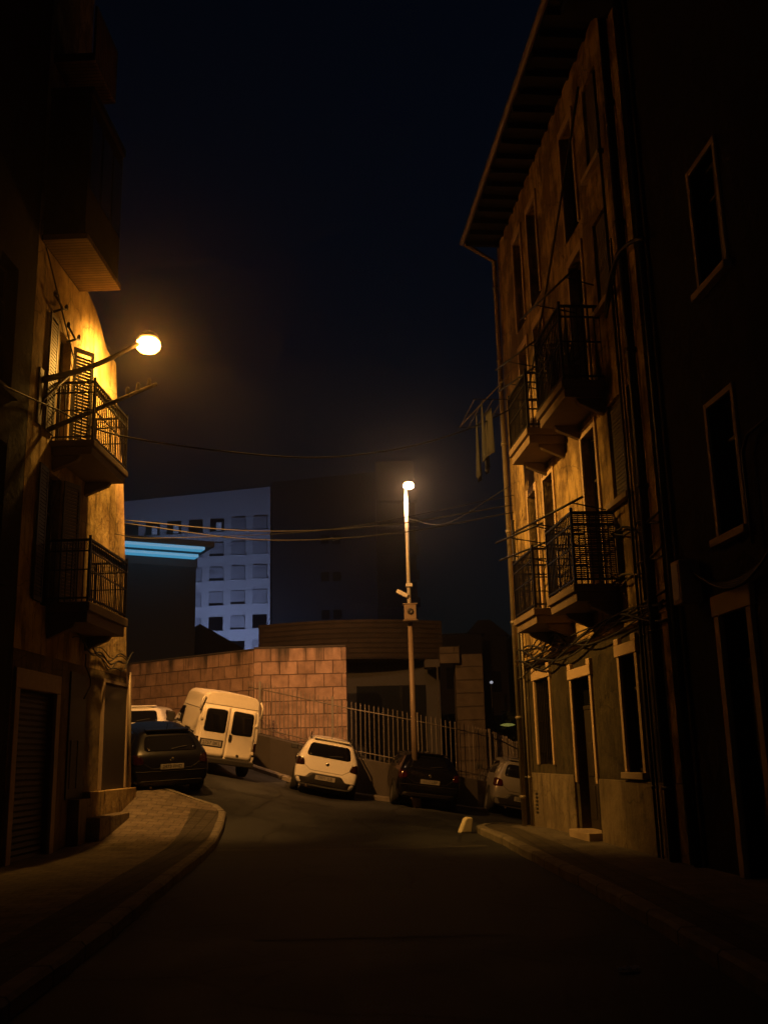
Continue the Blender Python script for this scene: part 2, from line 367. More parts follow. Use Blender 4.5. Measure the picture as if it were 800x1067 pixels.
RK = [(2.35, -4), (2.3, 4), (2.25, 7.8), (2.2, 10.7), (2.02, 14.4), (1.86, 18.0), (1.72, 20.6), (1.74, 21.6), (1.95, 22.4), (2.4, 23.0), (3.2, 23.6), (6.5, 25.6)]
kerb('right_kerb', RK, 0.16, -1)
a = resample([(2.5, -4), (2.45, 4), (2.4, 7.8), (2.35, 10.7), (2.17, 14.4), (2.01, 18.0), (1.87, 20.6), (1.89, 21.5), (2.07, 22.2), (2.48, 22.85), (3.25, 23.45), (6.5, 25.4)], 0.5)
b = [(max(p[0] + 0.4, 5.6 - .1 * min(p[1], 21)) if p[1] < 21 else lerp(3.6, 6.5, ss(21, 26, p[1])) + .4, min(p[1], 21.2)) for p in a]
strip_sheet('right_pavement', a, b, 0.128, M['tiles_plain'], 6)
strip_sheet('right_paving_strip', a[:52], [(p[0] + 0.5, p[1]) for p in a[:52]], 0.133, M['strip'], 2)

rng = [i / 30 for i in range(31)]
sheet_on_road('road_seam', [(lerp(-2.95, 1.6, t), 17.7 + .05 * math.sin(t * 9)) for t in rng], [(lerp(-2.95, 1.6, t), 17.88 + .06 * math.sin(t * 14 + 1)) for t in rng], .004, M['seam'], 2)
sheet_on_road('road_patch', [(lerp(-1.2, .9, t), 9.2) for t in rng], [(lerp(-1.25, .95, t), 12.4) for t in rng], .004, M['patch'], 10)
# ------------------------------------------------------------------ building helpers (local frame: x along facade, -y to the street, z up)
def facade_mesh(u0, u1, z0, z1, openings, depth, reveal=0.26):
    """front sheet with real openings and reveals, then the closed mass of the building behind"""
    m = MB()
    us = sorted(set([u0, u1] + [u for o in openings for u in o[:2]])); zs = sorted(set([z0, z1] + [z for o in openings for z in o[2:4]]))
    inside = lambda u, z: any(o[0] < u < o[1] and o[2] < z < o[3] for o in openings)
    for i in range(len(us) - 1):
        for j in range(len(zs) - 1):
            if not inside((us[i] + us[i + 1]) / 2, (zs[j] + zs[j + 1]) / 2):
                m.quad((us[i], 0, zs[j]), (us[i + 1], 0, zs[j]), (us[i + 1], 0, zs[j + 1]), (us[i], 0, zs[j + 1]))
    for o in openings:
        a_, b_, c_, d_ = o[:4]; r = reveal
        m.quad((a_, 0, c_), (a_, r, c_), (a_, r, d_), (a_, 0, d_)); m.quad((b_, 0, c_), (b_, r, c_), (b_, r, d_), (b_, 0, d_))
        m.quad((a_, 0, d_), (b_, 0, d_), (b_, r, d_), (a_, r, d_)); m.quad((a_, 0, c_), (b_, 0, c_), (b_, r, c_), (a_, r, c_))
        m.quad((a_, r, c_), (b_, r, c_), (b_, r, d_), (a_, r, d_))
    m.quad((u0, 0, z0), (u0, depth, z0), (u0, depth, z1), (u0, 0, z1)); m.quad((u1, 0, z0), (u1, depth, z0), (u1, depth, z1), (u1, 0, z1))
    m.quad((u0, 0, z1), (u1, 0, z1), (u1, depth, z1), (u0, depth, z1)); m.quad((u0, depth, z0), (u1, depth, z0), (u1, depth, z1), (u0, depth, z1))
    return m
def window_part(par, o, frame_mat, trim=None, sill=True, bars=1, name='window', glass='glass', trim_w=0.1, proud=0.03, lintel=0.0):
    """casement set back in its opening, with glazing, sash bars, an optional raised surround and a sill"""
    a_, b_, c_, d_ = o[:4]; y = 0.14; fw = 0.055
    m = MB()
    m.box(a_ + .004, a_ + fw, y, y + .06, c_ + .004, d_ - .004); m.box(b_ - fw, b_ - .004, y, y + .06, c_ + .004, d_ - .004)
    m.box(a_ + fw, b_ - fw, y, y + .06, d_ - fw, d_ - .004); m.box(a_ + fw, b_ - fw, y, y + .06, c_ + .004, c_ + fw)
    for k in range(bars):
        x = lerp(a_, b_, (k + 1) / (bars + 1)); m.box(x - .03, x + .03, y, y + .055, c_ + fw, d_ - fw)
    zm = lerp(c_, d_, .72); m.box(a_ + fw, b_ - fw, y + .005, y + .05, zm - .02, zm + .02)
    w = m.build(name, M[frame_mat], par)
    MB().box(a_ + fw, b_ - fw, y + .03, y + .04, c_ + fw, d_ - fw).build('pane', M[glass], w)
    if trim:
        t = MB(); p = -proud
        t.box(a_ - trim_w, a_, p, .02, c_, d_ + trim_w + lintel); t.box(b_, b_ + trim_w, p, .02, c_, d_ + trim_w + lintel)
        t.box(a_, b_, p + .004, .02, d_, d_ + trim_w + lintel)
        t.build('surround', M[trim], w, bevel=.006)
    if sill:
        MB().box(a_ - .12, b_ + .12, -.1, .12, c_ - .09, c_).build('sill', M[trim or 'stone_trim'], w, bevel=.008)
    return w
def railing_mesh(u0, u1, dep, z0, z1, step=0.115, r=0.008, mid=True, scroll=True):
    """iron balcony railing on three sides: rails, square bars and small scrolls under the top rail"""
    m = MB()
    segs = [((u0, 0), (u0, -dep)), ((u0, -dep), (u1, -dep)), ((u1, -dep), (u1, 0))]
    for (p, q) in segs:
        L = math.dist(p, q); n = max(1, round(L / step)); ang = math.atan2(q[1] - p[1], q[0] - p[0])
        T = Matrix.Translation((p[0], p[1], 0)) @ Matrix.Rotation(ang, 4, 'Z')
        e = .0035 * segs.index((p, q))
        m.box(0, L, -.022, .022, z1 - .035 + e, z1 + e, T); m.box(0, L, -.014, .014, z0 + .05 + e, z0 + .08 + e, T)
        if mid:
            m.box(0, L, -.012, .012, z1 - .21 + e, z1 - .185 + e, T)
            m.box(0, L, -.010, .010, lerp(z0, z1, .5) + e, lerp(z0, z1, .5) + .02 + e, T)
        for k in range(n + 1):
            x = L * k / n; m.box(x - r, x + r, -r, r, z0, z1 - .03, T)
            if scroll and k < n:
                for s in (-1, 1):
                    cx = x + L / n * .5 + s * L / n * .2; zc = z1 - .115
                    m.tube([T @ Vector((cx + .032 * math.cos(a), 0, zc + .05 * math.sin(a))) for a in [i * math.pi / 4 for i in range(9)]], .005, 4)
    for (x, y) in ((u0, -dep), (u1, -dep)):
        m.box(x - .02, x + .02, y - .02, y + .02, z0, z1 + .06)
    return m
def balcony(par, u0, u1, dep, zb, zt, zr, slab_mat, rail_mat='iron', consoles=True, **kw):
    s = MB(); th = zt - zb
    s.box(u0 - .05, u1 + .05, -dep - .05, .0, zb + th * .55, zt)
    s.box(u0, u1, -dep, .0, zb, zb + th * .55 - .003)
    if consoles:
        for x in (u0 + .12, u1 - .12):
            s.prism([(0, zb - .25), (0, zb - .003), (-dep * .7, zb - .003), (-dep * .62, zb - .08)], 'x', x - .06, x + .06)
    b_ = s.build('balcony', M[slab_mat], par, bevel=.012)
    railing_mesh(u0, u1, dep, zt, zr, **kw).build('railing', M[rail_mat], b_, merge=False)
    return b_

# ------------------------------------------------------------------ right building (tan, four storeys)
nr = math.hypot(.1, 1); DX, DY = .1 / nr, -1 / nr
RX0, RY0 = 2.81, 21.68
RA = math.atan2(DY, DX)
def RW(u, o, z):      # facade coordinates -> world (o = distance out from the wall)
    return (RX0 + DX * u + DY * o, RY0 + DY * u - DX * o, z)
rb = empty('townhouse', (RX0, RY0, 0), RA, 'tan weathered townhouse with iron balconies, pale lintels and cable runs, beside the dark house', 'house')
R_LEN = 8.72
ops = [(1.3, 2.42, 1.28, 2.90), (3.95, 5.02, .12, 2.72), (6.6, 7.28, 1.2, 2.86)]
up = []
for z0, z1, zd0, zd1 in ((3.96, 6.6, 5.15, 6.7), (7.2, 9.75, 8.3, 9.8), (10.25, 12.3, 10.7, 12.3)):
    up += [(1.62, 2.28, z0, z1), (2.9, 3.58, z0, z1), (5.5, 6.22, z0, z1), (6.86, 7.56, zd0, zd1)]
facade_mesh(0, R_LEN, 3.3, 13.1, up, 9).build('wall', M['tan'], rb)
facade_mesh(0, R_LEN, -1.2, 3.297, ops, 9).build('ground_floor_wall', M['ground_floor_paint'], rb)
pl = MB()
for (x0, x1, zt) in ((.0, 3.78, 1.12), (5.2, R_LEN - .01, 1.08)):
    pl.box(x0, x1, -.045, .0, -.9, zt)
pl.build('plinth', M['plinth'], rb, bevel=.01)
MB().prism([(0, 3.22), (-.06, 3.25), (-.06, 3.31), (0, 3.36)], 'x', 0, R_LEN).build('string_course', M['tan'], rb)
# ground floor openings with pale lintels
for k, o in enumerate(ops):
    if k == 1:
        d = MB(); d.box(o[0], o[0] + .5, .16, .2, .26, 2.2); d.box(o[0] + .55, o[1], .16, .2, .26, 2.2); d.box(o[0], o[1], .15, .21, 2.2, 2.27)
        for zz in (.4, 1.1): 
            for xx in (o[0] + .08, o[0] + .63): d.box(xx, xx + .32, .145, .16, zz, zz + .55)
        dd = d.build('door', M['door_wood'], rb, bevel=.008)
        MB().box(o[0], o[1], .17, .18, 2.27, o[3]).build('fanlight', M['glass'], dd)
        MB().box(o[0] + .58, o[0] + .62, .10, .145, 1.2, 1.36).build('handle', M['chrome'], dd, bevel=.006)
        MB().box(o[0] - .05, o[1] + .05, -.22, .2, .0, .25).build('doorstep', M['stone_trim'], rb, bevel=.012)
    else:
        w = window_part(rb, o, 'door_wood', None, sill=(k == 2), bars=1)
    t = MB()
    t.box(o[0] - .10, o[0], -.04, .03, 1.0 if k == 1 else o[2], o[3]); t.box(o[1], o[1] + .10, -.04, .03, 1.0 if k == 1 else o[2], o[3])
    t.box(o[0] - .14, o[1] + .14, -.06, .03, o[3] + .003, o[3] + .17)
    t.box(o[0] - .14, o[0] + .06, -.055, .03, o[3] + .173, o[3] + .27); t.box(o[1] - .06, o[1] + .14, -.055, .03, o[3] + .173, o[3] + .27)
    t.build('surround', M['cream_trim'], rb, bevel=.008)
g = MB()
for i in range(9): g.box(1.34 + .13 * i, 1.355 + .13 * i, .01, .03, 1.3, 2.88)
for z in (1.5, 2.1, 2.7): g.box(1.3, 2.42, .03, .042, z, z + .03)
g.build('window_grille', M['iron'], rb)
for k, o in enumerate(up):
    col = k % 4; fl = k // 4
    if col == 3:
        w = window_part(rb, o, 'shutter', None, sill=True, bars=0)
        s = MB()
        n = int((o[3] - o[2]) / .06)
        for i in range(n):
            z = o[2] + .01 + (o[3] - o[2] - .02) * i / n; s.box(o[0] + .01, o[1] - .01, .05, .075, z, z + .05)
        s.build('shutter', M['shutter'], w)
    else:
        trim = 'cream_trim'
        window_part(rb, o, 'door_wood', trim, sill=False, bars=1, trim_w=.09 if col != 2 else .085, proud=.035, lintel=.06)
# balconies: four
for (u0, u1, zb, zt, zr) in ((2.75, 4.25, 3.68, 3.94, 5.0), (5.24, 6.75, 3.68, 3.94, 5.05), (3.1, 4.5, 6.86, 7.14, 8.2), (5.3, 6.85, 6.86, 7.14, 8.4)):
    balcony(rb, u0, u1, .65, zb, zt, zr, 'slab', step=.09, scroll=False, mid=True)
rs = MB()
for i in range(34):
    z = 4.02 + .03 * i; rs.tube([(6.785, -.64 + .0, z), (6.79, -.3, z + .004 * (i % 3)), (6.785, -.02, z)], .012, 5)
rs.build('reed_screen', M['reed'], rb)
# roof eave with rafters
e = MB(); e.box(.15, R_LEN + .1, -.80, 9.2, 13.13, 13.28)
e.build('eave', M['roof'], rb)
g = MB(); g.tube([(.12, -.85, 13.14), (R_LEN + .1, -.85, 13.14)], .06, 8); g.build('gutter', M['zinc'], rb)
rf = MB()
for i in range(18): rf.box(.2 + .5 * i, .28 + .5 * i, -.78, 0, 13.02, 13.127)
rf.build('rafters', M['roof'], rb)
# drainpipes
dp = MB(); dp.tube([(.10, -.10, .05), (.10, -.10, 12.7), (.2, -.8, 13.08)], .055, 10)
for z in (.6, 2.2, 4.2, 6.2, 8.2, 10.2, 12): dp.tube([(.10, -.10, z), (.10, -.10, z + .06)], .072, 10)
dp.build('drainpipe', M['zinc'], rb, smooth=True)
for (u, r, mt, z1) in ((.45, .035, 'dark_pipe', 6.4), (.72, .03, 'zinc', 5.6), (8.34, .07, 'dark_pipe', 12.9), (7.78, .022, 'dark_pipe', 12.0), (7.92, .015, 'dark_pipe', 9.0)):
    d = MB(); d.tube([(u, -.09, .1), (u, -.09, z1)], r, 8)
    for i in range(int(z1 / 2)): d.tube([(u, -.09, 1 + 2 * i), (u, -.09, 1.05 + 2 * i)], r * 1.3, 8)
    d.build('drainpipe', M[mt], rb, smooth=True)
q = MB(); q.box(8.5, R_LEN - .002, -.05, 0.0, 1.09, 13.0); q.build('corner_strip', M['tan'], rb)
v = MB()
for i in range(6): v.box(.95, 1.15, -.05, -.047, .35 + .07 * i, .39 + .07 * i)
v.build('air_vent', M['iron'], rb)

# cables on the right facade, each a bundle of its own
def wavy(u0, u1, z0, z1, o, sag, wob, n=40, ph=0.0):
    pts = []
    for i in range(n + 1):
        t = i / n; u = lerp(u0, u1, t)
        z = lerp(z0, z1, t) - sag * (.5 + .5 * math.sin(t * (7 + 2.1 * math.sin(ph * 5)) + ph * 2.7)) + wob * math.sin(t * (13 + 4 * math.sin(ph * 9)) + ph * 3)
        pts.append(RW(u, o + .02 * math.sin(t * 23 + ph), z))
    return pts
for (nm, u0, u1, z0, z1, strands, lab, mt) in (
    ('cable_bundle', .0, 8.75, 3.30, 3.46, 6, 'thick black cable bundle sagging along the tan facade just above the ground floor lintels', 'cable'),
    ('cable_bundle', .0, 4.0, 3.62, 3.55, 4, 'knotted black cable loops beneath the farther lower balcony', 'cable'),
    ('cable_bundle', 6.6, 8.75, 3.95, 4.05, 2, 'pale looping cable running to the dark drainpipe beside the reed-screened balcony', 'pale_cable'),
    ('cable_bundle', 6.9, 8.75, 4.7, 4.5, 2, 'tangled dark cables under the shuttered window', 'cable')):
    m = MB()
    for k in range(strands):
        m.tube(wavy(u0, u1, z0 + .035 * (k % 3), z1 + .03 * (k % 3), .07 + .03 * (k // 3), .10 + .05 * k, .02 + .006 * k, ph=k * 1.3), .014 + .005 * (k % 2), 5)
    tag(m.build(nm, M[mt], smooth=True), lab, 'cable', 'cables along the tan facade')
m = MB(); m.tube([RW(lerp(7.4, 9.2, t), .08 + .1 * math.sin(t * 3), 8.05 + .55 * math.sin(t * 2.2) - .2 * t) for t in [i / 14 for i in range(15)]], .03, 6)
m.tube([RW(lerp(7.4, 8.2, t), .08, lerp(7.95, 8.7, t)) for t in [i / 6 for i in range(7)]], .02, 6)
tag(m.build('cable_bundle', M['cable'], smooth=True), 'black cable arching over the dark drainpipe at second floor level', 'cable', 'cables along the tan facade')
m = MB(); m.tube([RW(lerp(2.2, 7.0, t), .09, lerp(8.4, 12.3, t) - .12 * math.sin(t * math.pi)) for t in [i / 14 for i in range(15)]], .022, 5)
tag(m.build('cable_bundle', M['cable'], smooth=True), 'dark cable climbing diagonally across the upper tan facade', 'cable', 'cables along the tan facade')
m = MB()
for k in range(3): m.tube([RW(8.0 + .05 * k, .07, z) for z in (3.5, 4.4, 5.5, 6.6)], .013, 5)
tag(m.build('cable_bundle', M['cable'], smooth=True), 'thin black vertical cables between shuttered window and dark drainpipe', 'cable', 'cables along the tan facade')

# drying bars on the balconies
for (u0, u1, z, o, lab) in ((4.4, 7.0, 5.22, .85, 'long dark drying bar above the reed-screened balcony'),
                            (2.6, 4.4, 5.42, .78, 'upper dark drying bar reaching out over the farther lower balcony'),
                            (2.6, 4.35, 5.08, .72, 'lower dark drying bar reaching out over the farther lower balcony'),
                            (5.1, 7.0, 8.95, .66, 'long dark drying bar above the nearer upper balcony'),
                            (3.1, 4.6, 8.78, .72, 'topmost dark drying bar over the farther upper balcony'),
                            (3.1, 4.5, 8.34, .68, 'lower dark drying bar over the farther upper balcony')):
    m = MB(); m.tube([RW(u0 - .05, o + .15, z + .03), RW(u1, o * .62, z)], .02, 6)
    for t in (.3, .85):
        u = lerp(u0, u1, t); m.tube([RW(u, lerp(o + .15, o * .62, t), z + .01), RW(u, .0, z - .12)], .012, 5)
    tag(m.build('drying_bar', M['iron'], smooth=True), lab, 'drying bar', 'drying bars on the balconies')
# laundry rack with hung cloths over the street at the upper far balcony
rk = empty('laundry_rack', RW(3.1, .65, 7.9), RA, 'wire laundry rack hung out over the street from the upper far balcony', 'laundry rack')
m = MB()
for k in range(4): m.tube([(-1.6, -.15 - .18 * k, .25), (.1, -.15 - .18 * k, .25)], .008, 5)
for x in (-1.6, -.75, .1): m.tube([(x, -.05, .25), (x, -.72, .25)], .01, 5)
m.build('wires', M['rust_iron'], rk)
m = MB(); m.tube([(.1, 0, .25), (.1, .05, .25)], .02, 5); m.tube([(-1.6, -.7, .25), (.1, .0, .75)], .01, 5); m.build('brace', M['rust_iron'], rk)
def cloth(u, o, z, w, h, mat, lab, grp='clothes on the laundry rack'):
    m = MB(); n = 9; k = 8; T = .006
    for s in (0, 1):
        for i in range(n + 1):
            for j in range(k + 1):
                x = (i / n - .5) * w * (1 - .12 * (j / k)); zz = -h * (j / k) * (1 + .05 * math.sin(i * 1.7))
                y = .05 * math.sin(i * 1.9 + u) * (j / k) + .02 * math.sin(i * 3.1) + s * T
                m.v.append((x, y, zz))
    N_ = (n + 1) * (k + 1)
    for s in (0, 1):
        for i in range(n):
            for j in range(k):
                q = s * N_ + i * (k + 1) + j; m.f.append((q, q + 1, q + k + 2, q + k + 1))
    o_ = m.build('hung_cloth', M[mat], smooth=True, merge=False)
    o_.location = RW(u, o, z); o_.rotation_euler = (0, 0, RA + random.uniform(-.3, .3)); tag(o_, lab, 'cloth', grp)
cloth(1.75, .85, 8.15, .45, 1.0, 'cloth_b', 'grey cloth with a pale edge hanging outermost on the laundry rack')
cloth(2.1, 1.1, 8.15, .5, 1.25, 'cloth_a', 'long dark cloth hanging second from the outer end of the rack')
cloth(2.55, .95, 8.15, .4, .9, 'cloth_b', 'short grey cloth hanging midway along the laundry rack')
cloth(2.95, 1.15, 8.15, .35, 1.1, 'cloth_a', 'narrow dark cloth hanging on the rack next to the railing')
# spiky plants on the nearer upper balcony
for (u, o, z, lab) in ((5.75, .45, 7.14, 'spiky potted plant on the nearer upper balcony, farther of two'), (6.4, .42, 7.14, 'bushier potted plant on the nearer upper balcony, beside the corner')):
    p = empty('potted_plant', RW(u, o, z), 0, lab, 'plant', 'potted plants on the upper balcony')
    MB().lathe([(0, 0), (.13, 0), (.18, .32), (.2, .33), (.2, .37), (.15, .36), (0, .33)], 14).build('pot', M['pot'], p)
    m = MB()
    for i in range(70):
        a = random.uniform(0, 6.28); t = random.uniform(.1, 1.0); L_ = random.uniform(.5, 1.2)
        pts = [(math.cos(a) * r_ * t * .45, math.sin(a) * r_ * t * .45, .34 + L_ * (r_ - .35 * t * r_ * r_)) for r_ in (0, .35, .7, 1)]
        m.tube(pts, .014, 3, .002)
    m.build('leaves', M['leaf'], p)

# ------------------------------------------------------------------ dark house at the near right
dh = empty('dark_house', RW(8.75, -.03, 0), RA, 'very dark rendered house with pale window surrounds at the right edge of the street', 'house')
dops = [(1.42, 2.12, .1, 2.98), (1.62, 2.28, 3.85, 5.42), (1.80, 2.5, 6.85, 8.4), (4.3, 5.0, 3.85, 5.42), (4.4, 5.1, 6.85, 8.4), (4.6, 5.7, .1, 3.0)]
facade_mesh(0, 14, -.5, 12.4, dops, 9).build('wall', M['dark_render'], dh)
for k, o in enumerate(dops):
    if o[2] < 1:
        d = MB(); d.box(o[0], o[1], .18, .22, .1, 2.4); d.box(o[0] + .1, o[1] - .1, .165, .18, .4, 1.0); d.box(o[0] + .1, o[1] - .1, .165, .18, 1.2, 2.2); d.box(o[0], o[1], .16, .23, 2.4, 2.48)
        dd = d.build('door', M['door_wood'], dh, bevel=.006)
        MB().box(o[0], o[1], .19, .2, 2.48, o[3]).build('fanlight', M['glass'], dd)
        t = MB(); t.box(o[0] - .13, o[0], -.05, .03, .1, o[3]); t.box(o[1], o[1] + .13, -.05, .03, .1, o[3]); t.box(o[0] - .16, o[1] + .16, -.06, .03, o[3] + .003, o[3] + .24)
        t.build('surround', M['stone_trim'], dh, bevel=.01)
    else:
        window_part(dh, o, 'door_wood', 'stone_trim', sill=True, bars=1, trim_w=.07)
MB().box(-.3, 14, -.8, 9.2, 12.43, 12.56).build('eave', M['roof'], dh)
d = MB(); d.tube([(.22, -.08, .05), (.22, -.08, 12.3)], .05, 8); d.build('drainpipe', M['dark_pipe'], dh, smooth=True)
bx = empty('meter_box', RW(9.62, 0, 3.45), RA, 'small pale metal junction box fixed to the dark house above the doorway', 'junction box')
MB().box(-.14, .14, -.26, .0, -.25, .28).build('case', M['stone_trim'], bx, bevel=.015)
MB().box(-.1, .1, -.268, -.262, -.2, .23).build('cover', M['zinc'], bx)
m = MB()
for k in range(4):
    m.tube([RW(lerp(9.7, 12.5, t), .06 + .02 * k, 3.5 - .35 * math.sin(t * math.pi) * (1 + .2 * k) + .3 * t + .04 * k) for t in [i / 24 for i in range(25)]], .016, 5)
m.tube([RW(11.3, .06, z) for z in (3.6, 4.1, 4.6)] + [RW(11.45, .06, 4.75), RW(12.5, .06, 4.8)], .02, 6)
tag(m.build('cable_bundle', M['cable'], smooth=True), 'drooping cable loops on the dark house between junction box and doorway', 'cable')

# ------------------------------------------------------------------ left building
ln = math.hypot(.03, 1); LA = math.atan2(1 / ln, .03 / ln)
def LW(u, o, z): return (-5.33 + .03 / ln * u + o / ln, 21 + u / ln - .03 / ln * o, z)
lb = empty('corner_building', (-5.33, 21, 0), LA, 'ochre rendered corner building lit by its own bracket street lamp', 'house')
lops = [(-5.15, -4.5, 3.98, 6.2), (-4.92, -4.36, 6.75, 8.75), (-5.85, -4.3, .1, 2.62)]
facade_mesh(-6.1, -4.1, 3.2, 16.5, [o for o in lops if o[2] > 3], 9).build('wall', M['ochre'], lb)
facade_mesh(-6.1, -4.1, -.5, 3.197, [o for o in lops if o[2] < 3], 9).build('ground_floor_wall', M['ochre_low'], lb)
# the lower end bay, with its slipping roof line and battered end
MB().prism([(-4.102, 3.2), (-.2, 3.2), (-.5, 5.0), (-.93, 7.05), (-1.2, 7.75), (-1.6, 8.65), (-1.76, 9.42), (-2.35, 9.46), (-2.57, 9.58), (-2.84, 9.8), (-3.22, 9.98), (-3.68, 10.1), (-4.102, 10.15)], 'y', 0.0, 8.0).build('end_bay', M['ochre'], lb)
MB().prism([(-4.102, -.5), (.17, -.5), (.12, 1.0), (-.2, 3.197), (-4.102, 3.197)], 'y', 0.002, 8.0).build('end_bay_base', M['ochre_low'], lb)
p = MB(); p.box(-2.7, .22, -.16, .0, -.4, 1.02); p.build('plinth', M['ochre'], lb, bevel=.015)
p = MB(); p.box(-3.4, -2.703, -.2, .0, -.4, .92); p.box(-3.0, -1.2, -.44, -.163, -.4, .60); p.build('doorstep', M['plinth'], lb, bevel=.015)
d = MB(); d.box(-3.6, -2.75, -.03, .0, .93, 3.05); d.box(-3.5, -3.2, -.045, -.03, 1.1, 1.9); d.box(-3.15, -2.85, -.045, -.03, 1.1, 1.9); d.build('door', M['door_wood'], lb, bevel=.006)
d = MB(); d.box(-1.75, -.25, -.03, .0, 1.03, 2.95); d.build('boarded_panel', M['door_wood'], lb, bevel=.006)
d = MB(); d.box(-1.83, -1.752, -.05, .0, 1.03, 3.0); d.box(-.247, -.17, -.05, .0, 1.03, 3.0); d.box(-1.83, -.17, -.052, .0, 3.003, 3.06); d.build('panel_trim', M['stone_trim'], lb)
for o in lops:
    if o[2] < 1:
        s = MB(); n = int((o[3] - o[2]) / .09)
        for i in range(n):
            z = o[2] + (o[3] - o[2]) * i / n; s.prism([(.1, z), (.08, z + .03), (.1, z + .085), (.12, z + .085), (.12, z)], 'x', o[0] + .003, o[1] - .003)
        s.build('roller_shutter', M['rust_iron'], lb)
        t = MB(); t.box(o[0] - .18, o[0], -.05, .02, .05, o[3] + .003); t.box(o[1], o[1] + .18, -.05, .02, .05, o[3] + .003); t.box(o[0] - .18, o[1] + .18, -.05, .02, o[3] + .006, o[3] + .3)
        t.build('surround', M['stone_trim'], lb, bevel=.01)
    else:
        window_part(lb, o, 'door_wood', None, sill=False, bars=1)
# open louvred shutter leaves standing off the balcony door
for (u, z0, z1, a) in ((-5.5, 6.8, 8.85, -3), (-4.35, 6.8, 8.7, 35), (-5.6, 4.0, 6.2, -3), (-4.48, 4.0, 6.2, 20)):
    T = Matrix.Translation((u, -.06, 0)) @ Matrix.Rotation(-R(a), 4, 'Z')
    s = MB(); s.box(0, .05, 0, .03, z0, z1, T); s.box(.37, .42, 0, .03, z0, z1, T); s.box(.05, .37, 0, .03, z0, z0 + .08, T); s.box(.05, .37, 0, .03, z1 - .08, z1, T)
    for i in range(int((z1 - z0 - .16) / .06)):
        z = z0 + .09 + .06 * i; s.box(.05, .37, .008, .024, z, z + .045, T)
    s.build('shutter', M['door_wood'], lb)
balcony(lb, -5.05, -3.15, .68, 6.48, 6.72, 7.76, 'slab', step=.1)
balcony(lb, -4.85, -2.75, .66, 3.72, 4.05, 5.09, 'slab', step=.1)
mir = MB(); mir.box(-5.95, -4.105, -.7, .0, 9.98, 12.6); mir.box(-6.0, -4.1, -.75, .0, 12.603, 12.75)
mr = mir.build('enclosed_balcony', M['dark_render'], lb, bevel=.01)
so = MB(); so.box(-6.0, -4.102, -.76, .0, 9.88, 9.977); so.build('soffit', M['soffit_boards'], mr)
w = MB()
for x in (-5.85, -5.25, -4.65): w.box(x, x + .5, -.712, -.701, 10.9, 12.3)
w.build('window', M['glass'], mr)
m4 = MB(); m4.box(-5.95, -4.75, -.72, .0, 13.3, 13.45); m4.box(-5.95, -4.75, -.72, -.68, 13.453, 14.4)
m4.build('top_balcony', M['soffit_boards'], lb)
e = MB(); e.box(-6.1, -4.0, -.8, 9, 16.53, 16.68); e.build('eave', M['roof'], lb)
for (u, z) in ((-5.3, 8.98), (-4.62, 8.72)):
    q = MB(); q.tube([(u - .28, -.12, z + .12), (u, -.16, z), (u + .28, -.12, z + .12)], .02, 6); q.tube([(u, -.0, z - .05), (u, -.17, z)], .022, 6)
    for du in (-.27, .27): q.lathe([(0, 0), (.03, 0), (.035, .05), (.02, .09), (0, .09)], 8, Matrix.Translation((u + du, -.12, z + .11)))
    q.build('cable_hook', M['iron'], lb, smooth=True)
nb = empty('dark_house', LW(-6.12, 0, 0), LA, 'near wall at the left edge, its render darkened to near black for shade, built as a separate house beside the lit ochre building', 'house')
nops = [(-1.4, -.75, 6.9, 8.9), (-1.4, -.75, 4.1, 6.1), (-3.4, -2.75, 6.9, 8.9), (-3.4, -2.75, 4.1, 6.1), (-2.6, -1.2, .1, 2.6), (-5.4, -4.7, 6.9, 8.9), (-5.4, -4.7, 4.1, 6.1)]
facade_mesh(-18, 0, -.5, 16.2, nops, 9).build('wall', M['dark_render'], nb)  # near black render stands for the unlit wall; the separate house is made up
for o in nops:
    if o[2] < 1:
        d = MB(); d.box(o[0], o[1], .16, .2, .1, 2.6); d.box(o[0] + .1, -1.95, .145, .16, .3, 2.3); d.box(-1.85, o[1] - .1, .145, .16, .3, 2.3); d.build('door', M['door_wood'], nb, bevel=.006)
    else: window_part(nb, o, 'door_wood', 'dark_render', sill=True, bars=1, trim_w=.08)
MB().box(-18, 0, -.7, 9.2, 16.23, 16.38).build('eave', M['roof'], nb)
d = MB(); d.tube([(.02, -.07, 1.02), (-.25, -.07, 3.3)], .035, 8); d.build('drainpipe', M['zinc'], lb, smooth=True)
# cable tangle under the lower balcony and down the wall
m = MB()
for k in range(5):
    m.tube([LW(lerp(-3.7 + .2 * k, -.25, t), .05 + .02 * k, 3.62 - (.10 + .07 * k) * math.sin(t * math.pi) + .05 * math.sin(t * (5 + 1.7 * k) + 2.3 * k) + .05 * math.sin(t * 17 + k)) for t in [i / 30 for i in range(31)]], .010 + .003 * (k % 3), 5)
m.tube([LW(-3.0, .06, z) for z in (3.4, 3.2)] + [LW(-2.9 + .2 * math.sin(i), .08, 3.1 - .12 * i) for i in range(5)], .014, 5)
tag(m.build('cable_bundle', M['cable'], smooth=True), 'tangled cables under the lower balcony of the ochre building', 'cable')
m = MB(); m.tube([LW(lerp(-5.9, -3.9, t), .05, lerp(9.8, 8.1, t)) for t in (0, .25, .5, .75, 1)], .014, 5)
tag(m.build('cable_bundle', M['cable'], smooth=True), 'single dark cable slanting down the lit ochre wall below the boarded soffit', 'cable')

